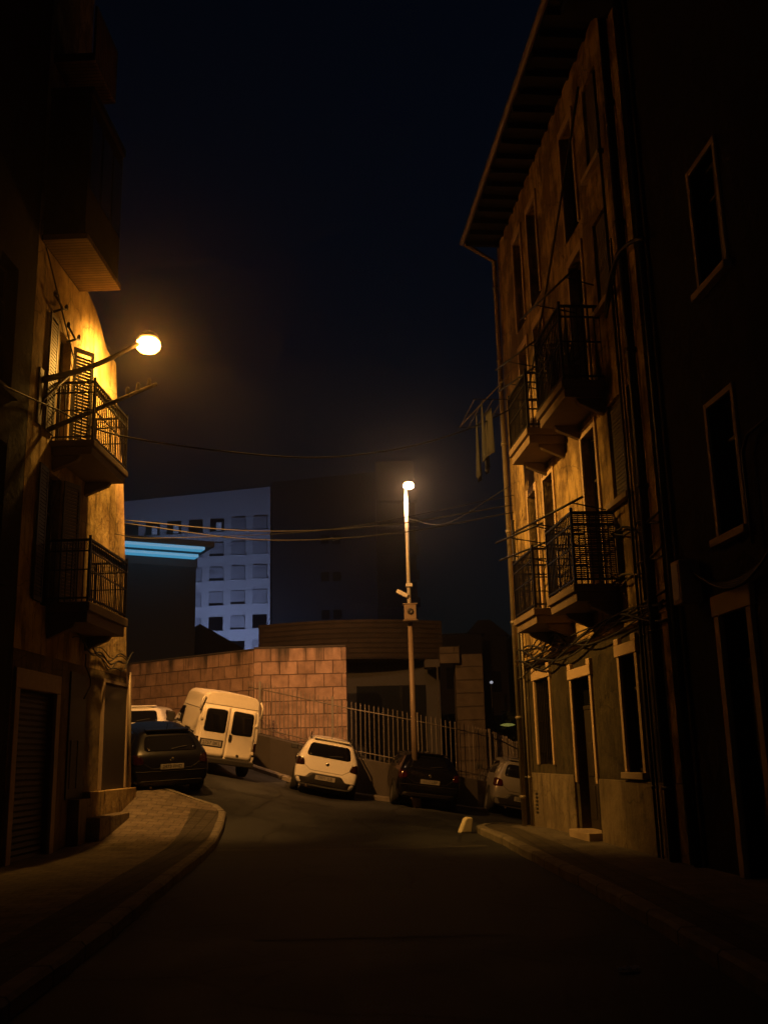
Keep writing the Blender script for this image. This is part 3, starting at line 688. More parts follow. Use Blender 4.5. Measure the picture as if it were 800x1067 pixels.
# ------------------------------------------------------------------ bracket lamp on the left building
HL = Vector((-4.36, 17.7, 9.16))                       # lamp glass
A0 = Vector((-5.49, 15.3, 7.55)); A1 = HL + Vector((-.14, -.26, -.10))
lamp = empty('bracket_street_lamp', A0, 0, 'glowing amber street lamp on a slanting bracket arm from the ochre building', 'street lamp')
m = MB(); pts = [A0.lerp(A1, t) + Vector((0, 0, -.10 * math.sin(t * math.pi))) - A0 for t in [i / 10 for i in range(11)]]
m.tube(pts, .055, 8, .04); m.tube([(0, 0, -.6), (.02, .1, -.3), tuple(pts[3])], .025, 6)
m.build('arm', M['rust_iron'], lamp, smooth=True)
MB().box(-.06, .02, -.09, .09, -.75, .2).build('wall_plate', M['rust_iron'], lamp, bevel=.01)
hd = HL - A0
Tm = Matrix.Translation(hd)
m = MB(); m.lathe([(.0, .26), (.08, .25), (.15, .21), (.19, .15), (.2, .12), (.17, .125), (.1, .17), (0, .18)], 28, Tm)
m.build('hood', M['iron'], lamp, smooth=True)
m = MB(); m.lathe([(0, -.19), (.08, -.17), (.16, -.135), (.215, -.08), (.23, -.02), (.215, .05), (.165, .105), (.09, .13), (0, .135)], 28, Tm)
m.build('lamp_glass', M['glow_amber'], lamp, smooth=True)
def reflector_beam(name, parent, loc, aim, power, col, size, blend, rad=.1):
    """the lamp's reflector throws most of its light one way: a spot lamp at the glass"""
    l = bpy.data.lights.new(name, 'SPOT'); l.energy = power; l.color = col; l.spot_size = R(size); l.spot_blend = blend; l.shadow_soft_size = rad
    o = bpy.data.objects.new(name, l); COL.objects.link(o); o.parent = parent; o.location = loc
    o.rotation_euler = Vector(aim).to_track_quat('-Z', 'Y').to_euler(); return o
reflector_beam('beam', lamp, hd + Vector((.14, .04, -.24)), (.85, .22, -.53), 3500, (1, .48, .08), 74, .8)
reflector_beam('beam', lamp, hd + Vector((.02, .16, -.24)), (.10, .85, -.41), 7000, (1, .43, .10), 82, .95)
reflector_beam('beam', lamp, hd + Vector((-.16, .12, -.25)), (-.62, .10, -.40), 1000, (1, .48, .08), 158, .75)
reflector_beam('beam', lamp, hd + Vector((-.02, .12, -.25)), (.03, .36, -.92), 2100, (1, .46, .10), 46, .8)
# cable bracket below it
cb = empty('cable_bracket', LW(-5.4, .05, 6.8), 0, 'unlit slanting bracket pole with insulators holding the overhead cables, below the bracket lamp', 'bracket')
o0 = Vector(LW(-5.4, .05, 6.8)); o1 = Vector((-4.0, 16.9, 8.05))
m = MB(); m.tube([(0, 0, 0), tuple(o1 - o0)], .045, 8, .035); m.build('pole', M['rust_iron'], cb, smooth=True)
for t in (.72, .82, .93):
    c = (o1 - o0) * t
    MB().lathe([(0, 0), (.03, 0), (.045, .04), (.03, .07), (.04, .1), (.02, .14), (0, .14)], 10, Matrix.Translation(c + Vector((0, 0, .03)))).build('insulator', M['galv'], cb, smooth=True)

# overhead cables
def hang(pts, r, lab, mat='cable', n=12):
    m = MB(); out = []
    P = [Vector(p) for p in pts]; P = [P[0] * 2 - P[1]] + P + [P[-1] * 2 - P[-2]]
    for i in range(1, len(P) - 2):
        for k in range(n):
            t = k / n; a_, b_, c_, d_ = P[i - 1], P[i], P[i + 1], P[i + 2]
            out.append(.5 * ((2 * b_) + (c_ - a_) * t + (2 * a_ - 5 * b_ + 4 * c_ - d_) * t * t + (3 * b_ - a_ - 3 * c_ + d_) * t ** 3))
    out.append(P[-2]); m.tube(out, r, 6)
    return tag(m.build('overhead_cable', M[mat], smooth=True), lab, 'cable', 'cables strung across the street')
hang([(-5.23, 13, 6.6), (-5.35, 15.5, 7.15), (-4.42, 16.5, 6.95), (-1.76, 18, 6.97), (.03, 18.5, 7.19), (1.56, 19, 7.71), (2.7, 19.3, 8.3)], .016, 'uppermost overhead cable sagging from the ochre building to the upper balconies')
hang([(-5.46, 20.4, 6.42), (-2.67, 20.7, 6.18), (-.01, 20.8, 6.26), (2.75, 20.9, 6.66)], .012, 'overhead cable passing just above the blue tubes, upper of the close pair')
hang([(-5.46, 20.4, 6.36), (-2.6, 20.75, 6.0), (.2, 20.8, 6.08), (2.75, 20.9, 6.5)], .011, 'overhead cable of the close pair that sags lower')
hang([(-5.4, 19.6, 5.95), (-4.5, 19.8, 5.88), (-1, 20.3, 6.1), (2.72, 20.4, 6.75)], .007, 'thinnest overhead cable crossing in front of the blue tubes')
hang([(.62, 25.5, 7.5), (1.5, 24, 7.0), (2.75, 21.4, 7.2)], .012, 'short overhead cable from the tall pole to the tan house')

# ------------------------------------------------------------------ stone wall
def wall_frame(p, q):
    return math.atan2(q[1] - p[1], q[0] - p[0]), math.dist(p, q)
SW = empty('sandstone_wall', (-4.07, 31, 0), 0, 'high sandstone block wall lit orange behind the parked van', 'wall')
def stone_seg(p, q, ztop, zbot, th):
    ang, L_ = wall_frame(p, q)
    nx = 14; m = MB()
    m.box(0, L_, 0, th, zbot - ztop, 0)
    o = m.build('wall_section', M['wallstone'], SW, bevel=.02)
    o.location = (p[0] + 4.07, p[1] - 31, ztop); o.rotation_euler = (0, 0, ang)
    c = MB(); c.box(.0, L_, -.015, th + .015, .003, .04)
    k = c.build('coping', M['concrete'], SW, bevel=.012); k.location = o.location; k.rotation_euler = o.rotation_euler
stone_seg((-9.6, 35.2), (-4.12, 31.02), 4.78, -1, .5)
stone_seg((-4.09, 31), (-1.27, 31), 4.82, -1, .5)

# ------------------------------------------------------------------ fence on its low wall
FL = [(-4.0, 28.4), (-3.2, 27.7), (-2.1, 27.0), (-1.1, 26.5), (-.07, 26.2), (1.0, 26.3), (2.2, 26.9), (2.85, 27.8), (3.25, 29.0), (3.8, 31.5), (4.6, 34.5), (5.6, 38), (7.0, 43)]
FL = [(x, y + .8) for x, y in FL]; FL = resample(FL, .35)
def fbase(x, y):    # top of the low wall
    return lerp(1.62, .92, min(1, max(0, (x + 1.1) / 3.3))) + (max(0, -1.1 - x) * .26) - max(0, x - 2.2) * .22
lw = MB(); k = len(FL)
for i, p in enumerate(FL):
    q0 = FL[max(0, i - 1)]; q1 = FL[min(k - 1, i + 1)]
    t = Vector((q1[0] - q0[0], q1[1] - q0[1])).normalized(); n = Vector((-t.y, t.x)); z = fbase(*p) - .06
    for (d, zz) in ((-.14, z - 2.6), (-.14, z - .02), (-.12, z), (.12, z), (.14, z - .02), (.14, z - 2.6)):
        lw.v.append((p[0] + n.x * d, p[1] + n.y * d, zz))
for i in range(k - 1):
    for j in range(5):
        q = i * 6 + j; lw.f.append((q, q + 1, q + 7, q + 6))
lw.f.append((0, 1, 2, 3, 4, 5)); ee = (k - 1) * 6; lw.f.append((ee + 5, ee + 4, ee + 3, ee + 2, ee + 1, ee))
tag(lw.build('low_wall', M['concrete'], merge=False), 'dark low concrete wall carrying the metal picket fence behind the parked cars', 'wall')
fk = kerb('fence_kerb', [(p[0] + .0, p[1] - .75) for p in FL[::2]], .16, 1, .12)
fe = empty('picket_fence', (FL[0][0], FL[0][1], 0), 0, 'pale metal picket fence curving downhill behind the parked cars', 'fence')
ox, oy = FL[0]
pk = resample(FL, .02); acc = 0; m = MB(); last = None; H = 1.34; cnt = 0; posts = []
picks = [pk[0]]
for i in range(1, len(pk)):
    acc += math.dist(pk[i], pk[i - 1])
    if acc >= .125: picks.append(pk[i]); acc = 0
for i, p in enumerate(picks):
    z = fbase(*p); x, y = p[0] - ox, p[1] - oy
    tilt = random.uniform(-.012, .012)
    m.tube([(x, y, z - .06), (x + tilt, y, z + H - .05), (x + tilt, y, z + H)], .012, 6, None)
    if i % 18 == 4: posts.append((x, y, z))
m.build('pickets', M['fence'], fe, merge=False)
for h in (.09, H - .18):
    r_ = MB(); r_.tube([(p[0] - ox, p[1] - oy, fbase(*p) + h) for p in FL], .014, 6); r_.build('rail', M['fence'], fe, smooth=True)
for (x, y, z) in posts:
    MB().box(x - .035, x + .035, y - .035, y + .035, z - .06, z + H + .04).build('post', M['fence'], fe, bevel=.006)

# ------------------------------------------------------------------ tall pole lamp
PX, PY = .62, 25.5
pb = gz(PX, PY)
pole = empty('pole_street_lamp', (PX, PY, pb), 0, 'tall slim street lamp pole with a camera box halfway up, lit at its top', 'street lamp')
m = MB(); m.tube([(0, 0, -.1), (-.03, 0, 4.65)], .085, 12, .062); m.tube([(0, 0, 0), (0, 0, .45)], .12, 12, .11); m.build('lower_pole', M['brown_pole'], pole, smooth=True)  # one pole in two tones: darker here for shade below the box
m = MB(); m.tube([(-.03, 0, 4.65), (-.04, 0, 8.02)], .055, 12, .045); m.build('upper_pole', M['galv'], pole, smooth=True)
zb = 5.02 - pb
m = MB(); m.box(-.17, .13, -.26, -.10, zb - .18, zb + .2); m.box(-.21, .17, -.27, .02, zb + .203, zb + .23); m.box(-.21, .17, -.27, .02, zb - .21, zb - .183)
bo = m.build('equipment_box', M['brown_pole'], pole, bevel=.01)
m = MB(); m.lathe([(0, .0), (.07, .0), (.08, .02), (.05, .04), (0, .03)], 14, Matrix.Translation((-.02, -.262, zb + .02)) @ Matrix.Rotation(R(90), 4, 'X')); m.build('dial', M['dark_pipe'], bo)
m = MB(); m.box(-.11, .06, -.11, .10, zb + .68, zb + .76); m.build('clamp', M['galv'], pole, bevel=.01)
T = Matrix.Translation((-.2, -.08, zb + .5)) @ Matrix.Rotation(R(28), 4, 'Y')
m = MB(); m.box(-.16, .14, -.05, .05, -.05, .05, T); m.tube([(0, 0, zb + .5), (-.1, -.08, zb + .5)], .02, 6); m.build('camera_housing', M['galv'], pole, bevel=.012)
ht = 8.30 - pb
Tm = Matrix.Translation((.03, -.36, ht))
m = MB(); m.lathe([(0, .14), (.08, .13), (.13, .09), (.13, .06), (.09, .07), (0, .08)], 24, Tm); m.tube([(-.04, 0, 7.95), (-.04, -.04, ht + .02), (-.02, -.14, ht + .11), (.03, -.34, ht + .12)], .028, 8); m.build('hood', M['brown_pole'], pole, smooth=True)
m = MB(); m.lathe([(.0, -.10), (.07, -.09), (.125, -.05), (.135, -.01), (.11, .04), (0.06, .06), (0, .06)], 24, Tm); m.build('lamp_glass', M['glow_pole'], pole, smooth=True)

reflector_beam('beam', pole, (-.06, -.30, ht - .22), (-4.2, 4.6, -3.0), 1700, (1, .48, .20), 104, .6)

# ------------------------------------------------------------------ building behind the fence: curved band on piers
bh = empty('curved_building', (-1.3, 35, 0), 0, 'low dark building with a curved brown slatted parapet band behind the fence', 'building')
band = MB(); n = 26; x0, x1 = -3.15, 3.2
def bandy(x): return -.9 * math.sin(max(0, min(1, (x + 3.15) / 6.35)) * math.pi)
out = []
for i in range(n + 1):
    x = lerp(x0, x1, i / n); out.append((x, bandy(x)))
poly = out + [(x1, 8), (x0, 8)]
band.prism(poly, 'z', 4.72, 6.05); band.build('parapet_band', M['band'], bh)
b0 = MB(); b0.box(-3.0, 3.1, .5, 8, -1.5, 4.717); b0.build('wall', M['night'], bh)
w = MB(); w.box(.2, 2.6, .47, .498, 1.2, 3.9); w.build('window', M['glass'], bh)
s = MB(); s.box(2.55, 3.05, -.75, .1, 4.4, 4.66); s.build('lintel', M['concrete'], bh)
m = MB(); m.tube([(2.95, -1.0, .6), (2.95, -1.0, 4.39)], .03, 6); m.build('post', M['concrete'], bh)
pr = empty('stone_pier', (2.25, 34.6, 0), 0, 'stone block pier standing at the end of the curved brown building', 'pier')
m = MB(); m.box(.03, .95, -.3, .8, -1.2, 4.82); m.build('shaft', M['pier'], pr, bevel=.015)
m = MB(); m.box(-.5, .16, -.55, -.303, 4.5, 5.05); m.build('block', M['pier'], pr, bevel=.015)

# ------------------------------------------------------------------ shop with blue tubes
sh = empty('shop_building', (-13.95, 43.1, -.34), R(28), 'dark flat-roofed building with glowing blue tubes under its canopy', 'building')
MB().box(-6, 5.9, 0, 10, 0, 10.55).build('wall', M['far_dark'], sh)
cn = MB(); cn.box(-6.5, 5.95, -2.45, 10.2, 11.05, 11.3); cn.build('canopy', M['night'], sh)
cn = MB(); cn.box(-6.2, 5.95, -.02, 10, 10.553, 11.047); cn.build('upper_wall', M['night'], sh)
for (y, z, x) in ((-2.1, 10.95, 5.55), (-.55, 10.92, 5.75)):
    m = MB(); m.box(-6.4, x, y - .3, y + .3, z - .05, z + .09); m.build('light_tube', M['glow_blue'], sh, bevel=.03)
# dark gabled house beside it
gh = empty('gabled_house', (-10, 56, 0), 0, 'dark gabled roof silhouette between the blue-lit building and the white block', 'house')
MB().box(-4, 3, .3, 8, 0, 6.6).build('wall', M['far_dark'], gh)
MB().prism([(-4.5, 6.603), (3.6, 6.603), (-.4, 8.95)], 'y', 0, 8.4).build('roof', M['far_dark'], gh)

# ------------------------------------------------------------------ white apartment block and its dark neighbour
wa = empty('white_apartment_block', (-13.95, 120, 0), 0, 'tall white apartment block with rows of shuttered windows, bluish in the night', 'apartment block')
AX = R(168.5)   # its long face runs back to the left
wop = []
fx = lambda i: -1.25 - 2.62 * i
MB().prism([(-26, 0), (0, 0), (0, 34.3), (-16, 33.0), (-26, 32.2)], 'y', 0.3, 14).build('wall', M['white_block'], wa)
for r_ in range(8):
    for c in range(9):
        x = fx(c); z = 29.8 - 3.02 * r_ - .035 * abs(x)
        if z < 12: continue
        lit = (r_ == 0 and c in (2, 4, 5)) 
        m = MB(); st = random.random()
        drop = 0 if (r_ == 0 and c > 1) else random.choice([0, .6, .85, 1.0, 1.0, 1.0, 1.0, .8])
        zt = z + .75; zc = zt - 1.65 * drop
        m.box(x - .85, x + .85, .2, .299, z - .9, zt)
        w = m.build('window', M['glass'], wa)
        if drop > 0:
            MB().box(x - .83, x + .83, .12, .197, zc, zt - .01).build('blind', M['blind'], w)
        if lit: MB().box(x - .1, x + .55, .15, .197, z - .75, z + .3).build('lit_pane', M['lit_window'], w)
        MB().box(x - .95, x + .95, .02, .2, z - 1.0, z - .903).build('sill', M['white_block'], w)
da = empty('dark_apartment_block', (-13.6, 119, 0), 0, 'unlit dark apartment block adjoining the white block, with small paired windows', 'apartment block')
MB().prism([(0, 0), (12.6, 0), (12.6, 35.5), (0, 34.5)], 'y', 0.0, 14).build('wall', M['dark_block'], da)
for r_ in range(4):
    for x in (5.9, 7.3):
        MB().box(x, x + .95, -.08, -.003, 26.6 - 3.15 * r_ * 1.45, 27.7 - 3.15 * r_ * 1.45).build('window', M['glass'], da)
db = empty('balcony_block', (-.9, 118, 0), 0, 'darkest apartment block with stacked balconies behind the tall street lamp', 'apartment block')
MB().box(0, 4.6, 0, 12, 0, 36.5).build('wall', M['far_dark'], db)
for r_ in range(7):
    b_ = MB(); b_.box(.4, 4.9, -1.3, -.003, 12 + 3.2 * r_, 12.2 + 3.2 * r_); b_.box(.4, 4.9, -1.3, -1.22, 12.203 + 3.2 * r_, 13.1 + 3.2 * r_); b_.build('balcony', M['far_dark'], db)
# assumed flood lamp, added unseen behind the sandstone wall to wash the white block
fl = empty('assumed_floodlight', (-20, 104, 0), 0, 'assumed cool floodlight post, unseen, added to light the white apartment block', 'floodlight')
MB().tube([(0, 0, 0), (0, 0, 9)], .12, 8).build('post', M['galv'], fl)
MB().box(-.5, .5, -.2, .12, 9.0, 9.6).build('housing', M['dark_pipe'], fl)
MB().box(-.45, .45, .121, .18, 9.05, 9.55).build('lamp_glass', M['glow_cool'], fl)

# ------------------------------------------------------------------ distant silhouettes at the right
for (x, y, w_, h_, lab, roof) in ((3.2, 62, 2.6, 8.7, 'far dark terrace house with a flat parapet beyond the stone pier', 0),
                                  (5.2, 66, 2.6, 9.0, 'far dark house with a raised roof box left of the tan house', 1.0),
                                  (7.3, 70, 5.0, 8.2, 'far dark pitched house low beside the tan house drainpipe', 1.4)):
    h = empty('distant_house', (x, y, -3), 0, lab, 'house', 'distant houses beyond the fence')
    MB().box(0, w_, 0, 6, 0, h_ + 3).build('wall', M['night'], h)
    MB().prism([(-.2, h_ + 3.003), (w_ + .2, h_ + 3.003), (w_ * .6, h_ + 3.05 + roof), (w_ * .3, h_ + 3.05 + roof)], 'y', -.2, 6.2).build('roof', M['night'], h)
    for i in range(2):
        for j in range(2):
            MB().box(.35 + 1.1 * i, 1.0 + 1.1 * i, -.05, -.003, 5.6 + 2.8 * j, 6.9 + 2.8 * j).build('window', M['glass'], h)
def tree(x, y, z, hgt, rad, lab):
    t = empty('tree', (x, y, z), 0, lab, 'tree', 'trees beyond the fence')
    m = MB(); m.tube([(0, 0, 0), (.05, .02, hgt * .35), (.0, .05, hgt * .7)], .16, 8, .06)
    for i in range(7):
        a = i * .9; m.tube([(.03, .02, hgt * (.35 + .04 * i)), (math.cos(a) * rad * .4, math.sin(a) * rad * .4, hgt * (.55 + .04 * i)), (math.cos(a) * rad * .75, math.sin(a) * rad * .75, hgt * (.65 + .04 * i))], .05, 5, .012)
    m.build('trunk', M['bark'], t)
    m = MB()
    cl = [(random.gauss(0, rad * .42), random.gauss(0, rad * .42), hgt * random.uniform(.5, 1.0), random.uniform(.35, .6) * rad * .6) for _ in range(18)]
    for _ in range(2400):
        c = random.choice(cl); v = Vector((random.gauss(0, 1), random.gauss(0, 1), random.gauss(0, .8))); v = v.normalized() * c[3] * random.uniform(.5, 1.1)
        p = Vector(c[:3]) + v; d1 = Vector((random.gauss(0, 1), random.gauss(0, 1), random.gauss(0, 1))).normalized() * .13; d2 = d1.orthogonal().normalized() * .055
        m.add([p - d1, p + d2, p + d1, p - d2], [(0, 1, 2, 3)])
    m.build('crown', M['leaf'], t, merge=False)
tree(5.2, 46, -1.2, 4.2, 1.6, 'dark leafy tree behind the fence where it bends downhill')
tree(8.2, 52, -2, 6.0, 2.0, 'taller dark tree farther down the street beside the tan house')
fg = empty('distant_lamp', (4.95, 40.5, 2.0), 0, 'small far street light glowing yellow-green low over the trees', 'street lamp')
MB().tube([(0, 0, -5), (0, 0, .4), (-.2, 0, .62)], .05, 6).build('post', M['dark_pipe'], fg)
MB().lathe([(0, -.06), (.1, -.04), (.17, .0), (.1, .05), (0, .07)], 16, Matrix.Translation((-.3, 0, .6)) @ Matrix.Scale(1.8, 4, (1, 0, 0))).build('lamp_glass', M['far_green'], fg, smooth=True)
fg = empty('distant_lamp', (6.05, 60, 5.0), 0, 'tiny far white point of light above the far houses', 'street lamp')
MB().tube([(0, 0, -8), (0, 0, .5)], .05, 6).build('post', M['dark_pipe'], fg)
MB().lathe([(0, -.09), (.08, -.06), (.11, 0), (.08, .06), (0, .09)], 12, Matrix.Translation((0, -.1, .6))).build('lamp_glass', M['far_white'], fg, smooth=True)

# ------------------------------------------------------------------ white kerb marker
km = empty('kerb_marker', (1.5, 21.3, gz(1.5, 21.3)), R(20), 'small white painted concrete wedge at the rounded end of the right kerb', 'kerb marker')
MB().prism([(-.17, 0), (.08, 0), (.12, .2), (.13, .29), (.02, .31), (-.04, .27)], 'y', -.09, .09).build('wedge', M['white_concrete'], km, bevel=.03)

m = MB(); n = 6
for i in range(n + 1):
    for j in range(n + 1):
        m.v.append((1.55 + .16 * i / n, 7.55 + .09 * j / n + .03 * i / n, .012 + .022 * abs(math.sin(i * 1.7 + j * .9)) ))
m.f = [(i * (n + 1) + j, (i + 1) * (n + 1) + j, (i + 1) * (n + 1) + j + 1, i * (n + 1) + j + 1) for i in range(n) for j in range(n)]
tag(m.build('paper_scrap', M['white_concrete'], merge=False), 'small crumpled paper scrap on the dark road near the right kerb', 'litter')
# ------------------------------------------------------------------ cars
def shell(name, stations, mat, parent, crease=.25, hard=()):
    """car body: cage of (x, y, z) rings mirrored about x=0, smoothed once and baked to a plain mesh"""
    m = MB(); nj = len(stations[0]); ns = len(stations)
    idx = {}
    for i, st in enumerate(stations):
        for j, (x, y, z) in enumerate(st):
            idx[i, j, 1] = len(m.v); m.v.append((x, y, z))
            if x > 1e-4: idx[i, j, -1] = len(m.v); m.v.append((-x, y, z))
            else: idx[i, j, -1] = idx[i, j, 1]
    for i in range(ns - 1):
        for j in range(nj - 1):
            for s in (1, -1):
                f = (idx[i, j, s], idx[i + 1, j, s], idx[i + 1, j + 1, s], idx[i, j + 1, s])
                m.f.append(f if s == 1 else f[::-1])
    for i in (0, ns - 1):
        for j in range(nj - 1):
            f = []
            for q in (idx[i, j, 1], idx[i, j + 1, 1], idx[i, j + 1, -1], idx[i, j, -1]):
                if q not in f: f.append(q)
            m.f.append(tuple(f))
    me = bpy.data.meshes.new(name); me.from_pydata(m.v, [], m.f)
    bm = bmesh.new(); bm.from_mesh(me); bmesh.ops.recalc_face_normals(bm, faces=bm.faces)
    cl = bm.edges.layers.float.get('crease_edge') or bm.edges.layers.float.new('crease_edge')
    for e in bm.edges: e[cl] = crease
    bm.to_mesh(me); bm.free()
    t = bpy.data.objects.new(name, me); COL.objects.link(t)
    sb = t.modifiers.new('s', 'SUBSURF'); sb.levels = 3; sb.render_levels = 3
    dg = bpy.context.evaluated_depsgraph_get(); ev = t.evaluated_get(dg)
    me2 = bpy.data.meshes.new_from_object(ev); me2.name = name
    bpy.data.objects.remove(t)
    for p in me2.polygons: p.use_smooth = True
    me2.materials.clear(); me2.materials.append(mat)
    o = bpy.data.objects.new(name, me2); COL.objects.link(o); o.parent = parent
    bv = BVHTree.FromPolygons([v.co.copy() for v in me2.vertices], [tuple(p.vertices) for p in me2.polygons])
    return o, bv
def rounded(poly, r, n=4):
    out = []; k = len(poly)
    for i in range(k):
        p = Vector(poly[i]); a_ = Vector(poly[i - 1]); b_ = Vector(poly[(i + 1) % k])
        da_ = (a_ - p); db_ = (b_ - p); ra = min(r, da_.length * .45); rb_ = min(r, db_.length * .45)
        s = p + da_.normalized() * ra; e_ = p + db_.normalized() * rb_
        for t in range(n + 1):
            u = t / n; out.append((1 - u) ** 2 * s + 2 * u * (1 - u) * p + u * u * e_)
    return out
def patch(name, bv, poly, view, mat, parent, r=.05, off=.006, rings=5, thick=.0):
    """thin panel lying on a body: outline seen from the rear ('r': x,z), left or right side ('l','s': y,z) or top ('t': x,y), dropped on the shell"""
    pl_ = rounded(poly, r); pts = []
    k = len(pl_)
    for i in range(k):
        a_ = pl_[i]; b_ = pl_[(i + 1) % k]; n = max(1, int((b_ - a_).length / .06))
        for t in range(n): pts.append(a_.lerp(b_, t / n))
    c = sum(pts, Vector((0, 0))) / len(pts); m = MB(); k = len(pts)
    def drop(q, lift):
        if view == 'r': o_, d_ = Vector((q.x, -3, q.y)), Vector((0, 1, 0))
        elif view == 'l': o_, d_ = Vector((-3, q.x, q.y)), Vector((1, 0, 0))
        elif view == 's': o_, d_ = Vector((3, q.x, q.y)), Vector((-1, 0, 0))
        else: o_, d_ = Vector((q.x, q.y, 4)), Vector((0, 0, -1))
        h, nn, _, _ = bv.ray_cast(o_, d_)
        if h is None: h, nn = bv.find_nearest(o_ + d_ * 2.9)[:2]
        if nn.dot(d_) > 0: nn = -nn
        return h + nn * lift
    for rg in range(rings):
        f = 1 - rg / rings
        for q in pts: m.v.append(tuple(drop(c.lerp(q, f), off)))
    m.v.append(tuple(drop(c, off)))
    for rg in range(rings - 1):
        for i in range(k):
            j = (i + 1) % k; m.f.append((rg * k + i, rg * k + j, (rg + 1) * k + j, (rg + 1) * k + i))
    for i in range(k): m.f.append(((rings - 1) * k + i, (rings - 1) * k + (i + 1) % k, rings * k))
    # skirt so the panel has real thickness
    s0 = len(m.v)
    for q in pts: m.v.append(tuple(drop(q, -.012)))
    for i in range(k): m.f.append((i, s0 + i, s0 + (i + 1) % k, (i + 1) % k))
    return m.build(name, mat, parent, smooth=True, merge=False)
def seam(name, bv, line, view, mat, parent, r=.007):
    m = MB(); pts = []
    for i in range(len(line) - 1):
        a_, b_ = Vector(line[i]), Vector(line[i + 1]); n = max(1, int((b_ - a_).length / .05))
        for t in range(n + (i == len(line) - 2)): pts.append(a_.lerp(b_, t / n))
    out = []
    for q in pts:
        if view == 'r': o_, d_ = Vector((q.x, -3, q.y)), Vector((0, 1, 0))
        elif view == 'l': o_, d_ = Vector((-3, q.x, q.y)), Vector((1, 0, 0))
        else: o_, d_ = Vector((3, q.x, q.y)), Vector((-1, 0, 0))
        h = bv.ray_cast(o_, d_)[0]
        if h is not None: out.append(h)
    if len(out) > 1: m.tube(out, r, 5)
    return m.build(name, mat, parent, smooth=True)
def wheel(par, x, y, r, s):
    w = MB(); T = Matrix.Translation((x, y, r)) @ Matrix.Rotation(R(90), 4, 'Y')
    w.lathe([(r * .62, -.1), (r * .9, -.105), (r, -.08), (r, .08), (r * .9, .105), (r * .62, .1), (r * .62, -.1)], 28, T)
    o = w.build('wheel', M['rubber'], par, smooth=True)
    m = MB(); m.lathe([(0, .06 * s), (r * .18, .075 * s), (r * .22, .05 * s), (r * .55, .07 * s), (r * .625, .095 * s), (r * .625, -.05 * s), (0, -.05 * s)], 28, T)
    m.build('rim', M['rim'], o, smooth=True)
def text_plate(par, c, rot, w, h, txt, name='number_plate', tcol='black_plastic'):
    T = Matrix.Translation(c) @ rot
    p = MB().box(-w / 2, w / 2, -.008, .004, -h / 2, h / 2, T).build(name, M['plate'], par, bevel=.003)
    cu = bpy.data.curves.new('plate_lettering', 'FONT'); cu.body = txt; cu.size = h * .95; cu.align_x = 'CENTER'; cu.align_y = 'CENTER'; cu.extrude = .001
    t = bpy.data.objects.new('plate_lettering', cu); COL.objects.link(t)
    dg = bpy.context.evaluated_depsgraph_get(); me = bpy.data.meshes.new_from_object(t.evaluated_get(dg)); bpy.data.objects.remove(t)
    me.transform(T @ Matrix.Translation((0, -.0105, 0)) @ Matrix.Rotation(R(90), 4, 'X')); me.materials.clear(); me.materials.append(M[tcol])
    o = bpy.data.objects.new('plate_lettering', me); COL.objects.link(o); o.parent = p
def place(root, x, y, heading, dz=0.0):
    """stand a vehicle (origin at rear centre, nose along +y) on the sloping street"""
    h = R(heading); f = Vector((-math.sin(h), math.cos(h))); rgt = Vector((f.y, -f.x))
    g0 = gz(x, y); g1 = gz(x + f.x * 3.3, y + f.y * 3.3); gl = gz(x - rgt.x * .75 + f.x * 1.6, y - rgt.y * .75 + f.y * 1.6); gr = gz(x + rgt.x * .75 + f.x * 1.6, y + rgt.y * .75 + f.y * 1.6)
    F = Vector((f.x * 3.3, f.y * 3.3, g1 - g0)).normalized(); Rr = Vector((rgt.x * 1.5, rgt.y * 1.5, gr - gl)); Rr = (Rr - F * Rr.dot(F)).normalized(); U = Rr.cross(F)
    Mx = Matrix((Rr, F, U)).transposed().to_4x4(); Mx.translation = Vector((x, y, g0 + dz))
    root.rotation_mode = 'QUATERNION'; root.location = Mx.translation; root.rotation_quaternion = Mx.to_quaternion()

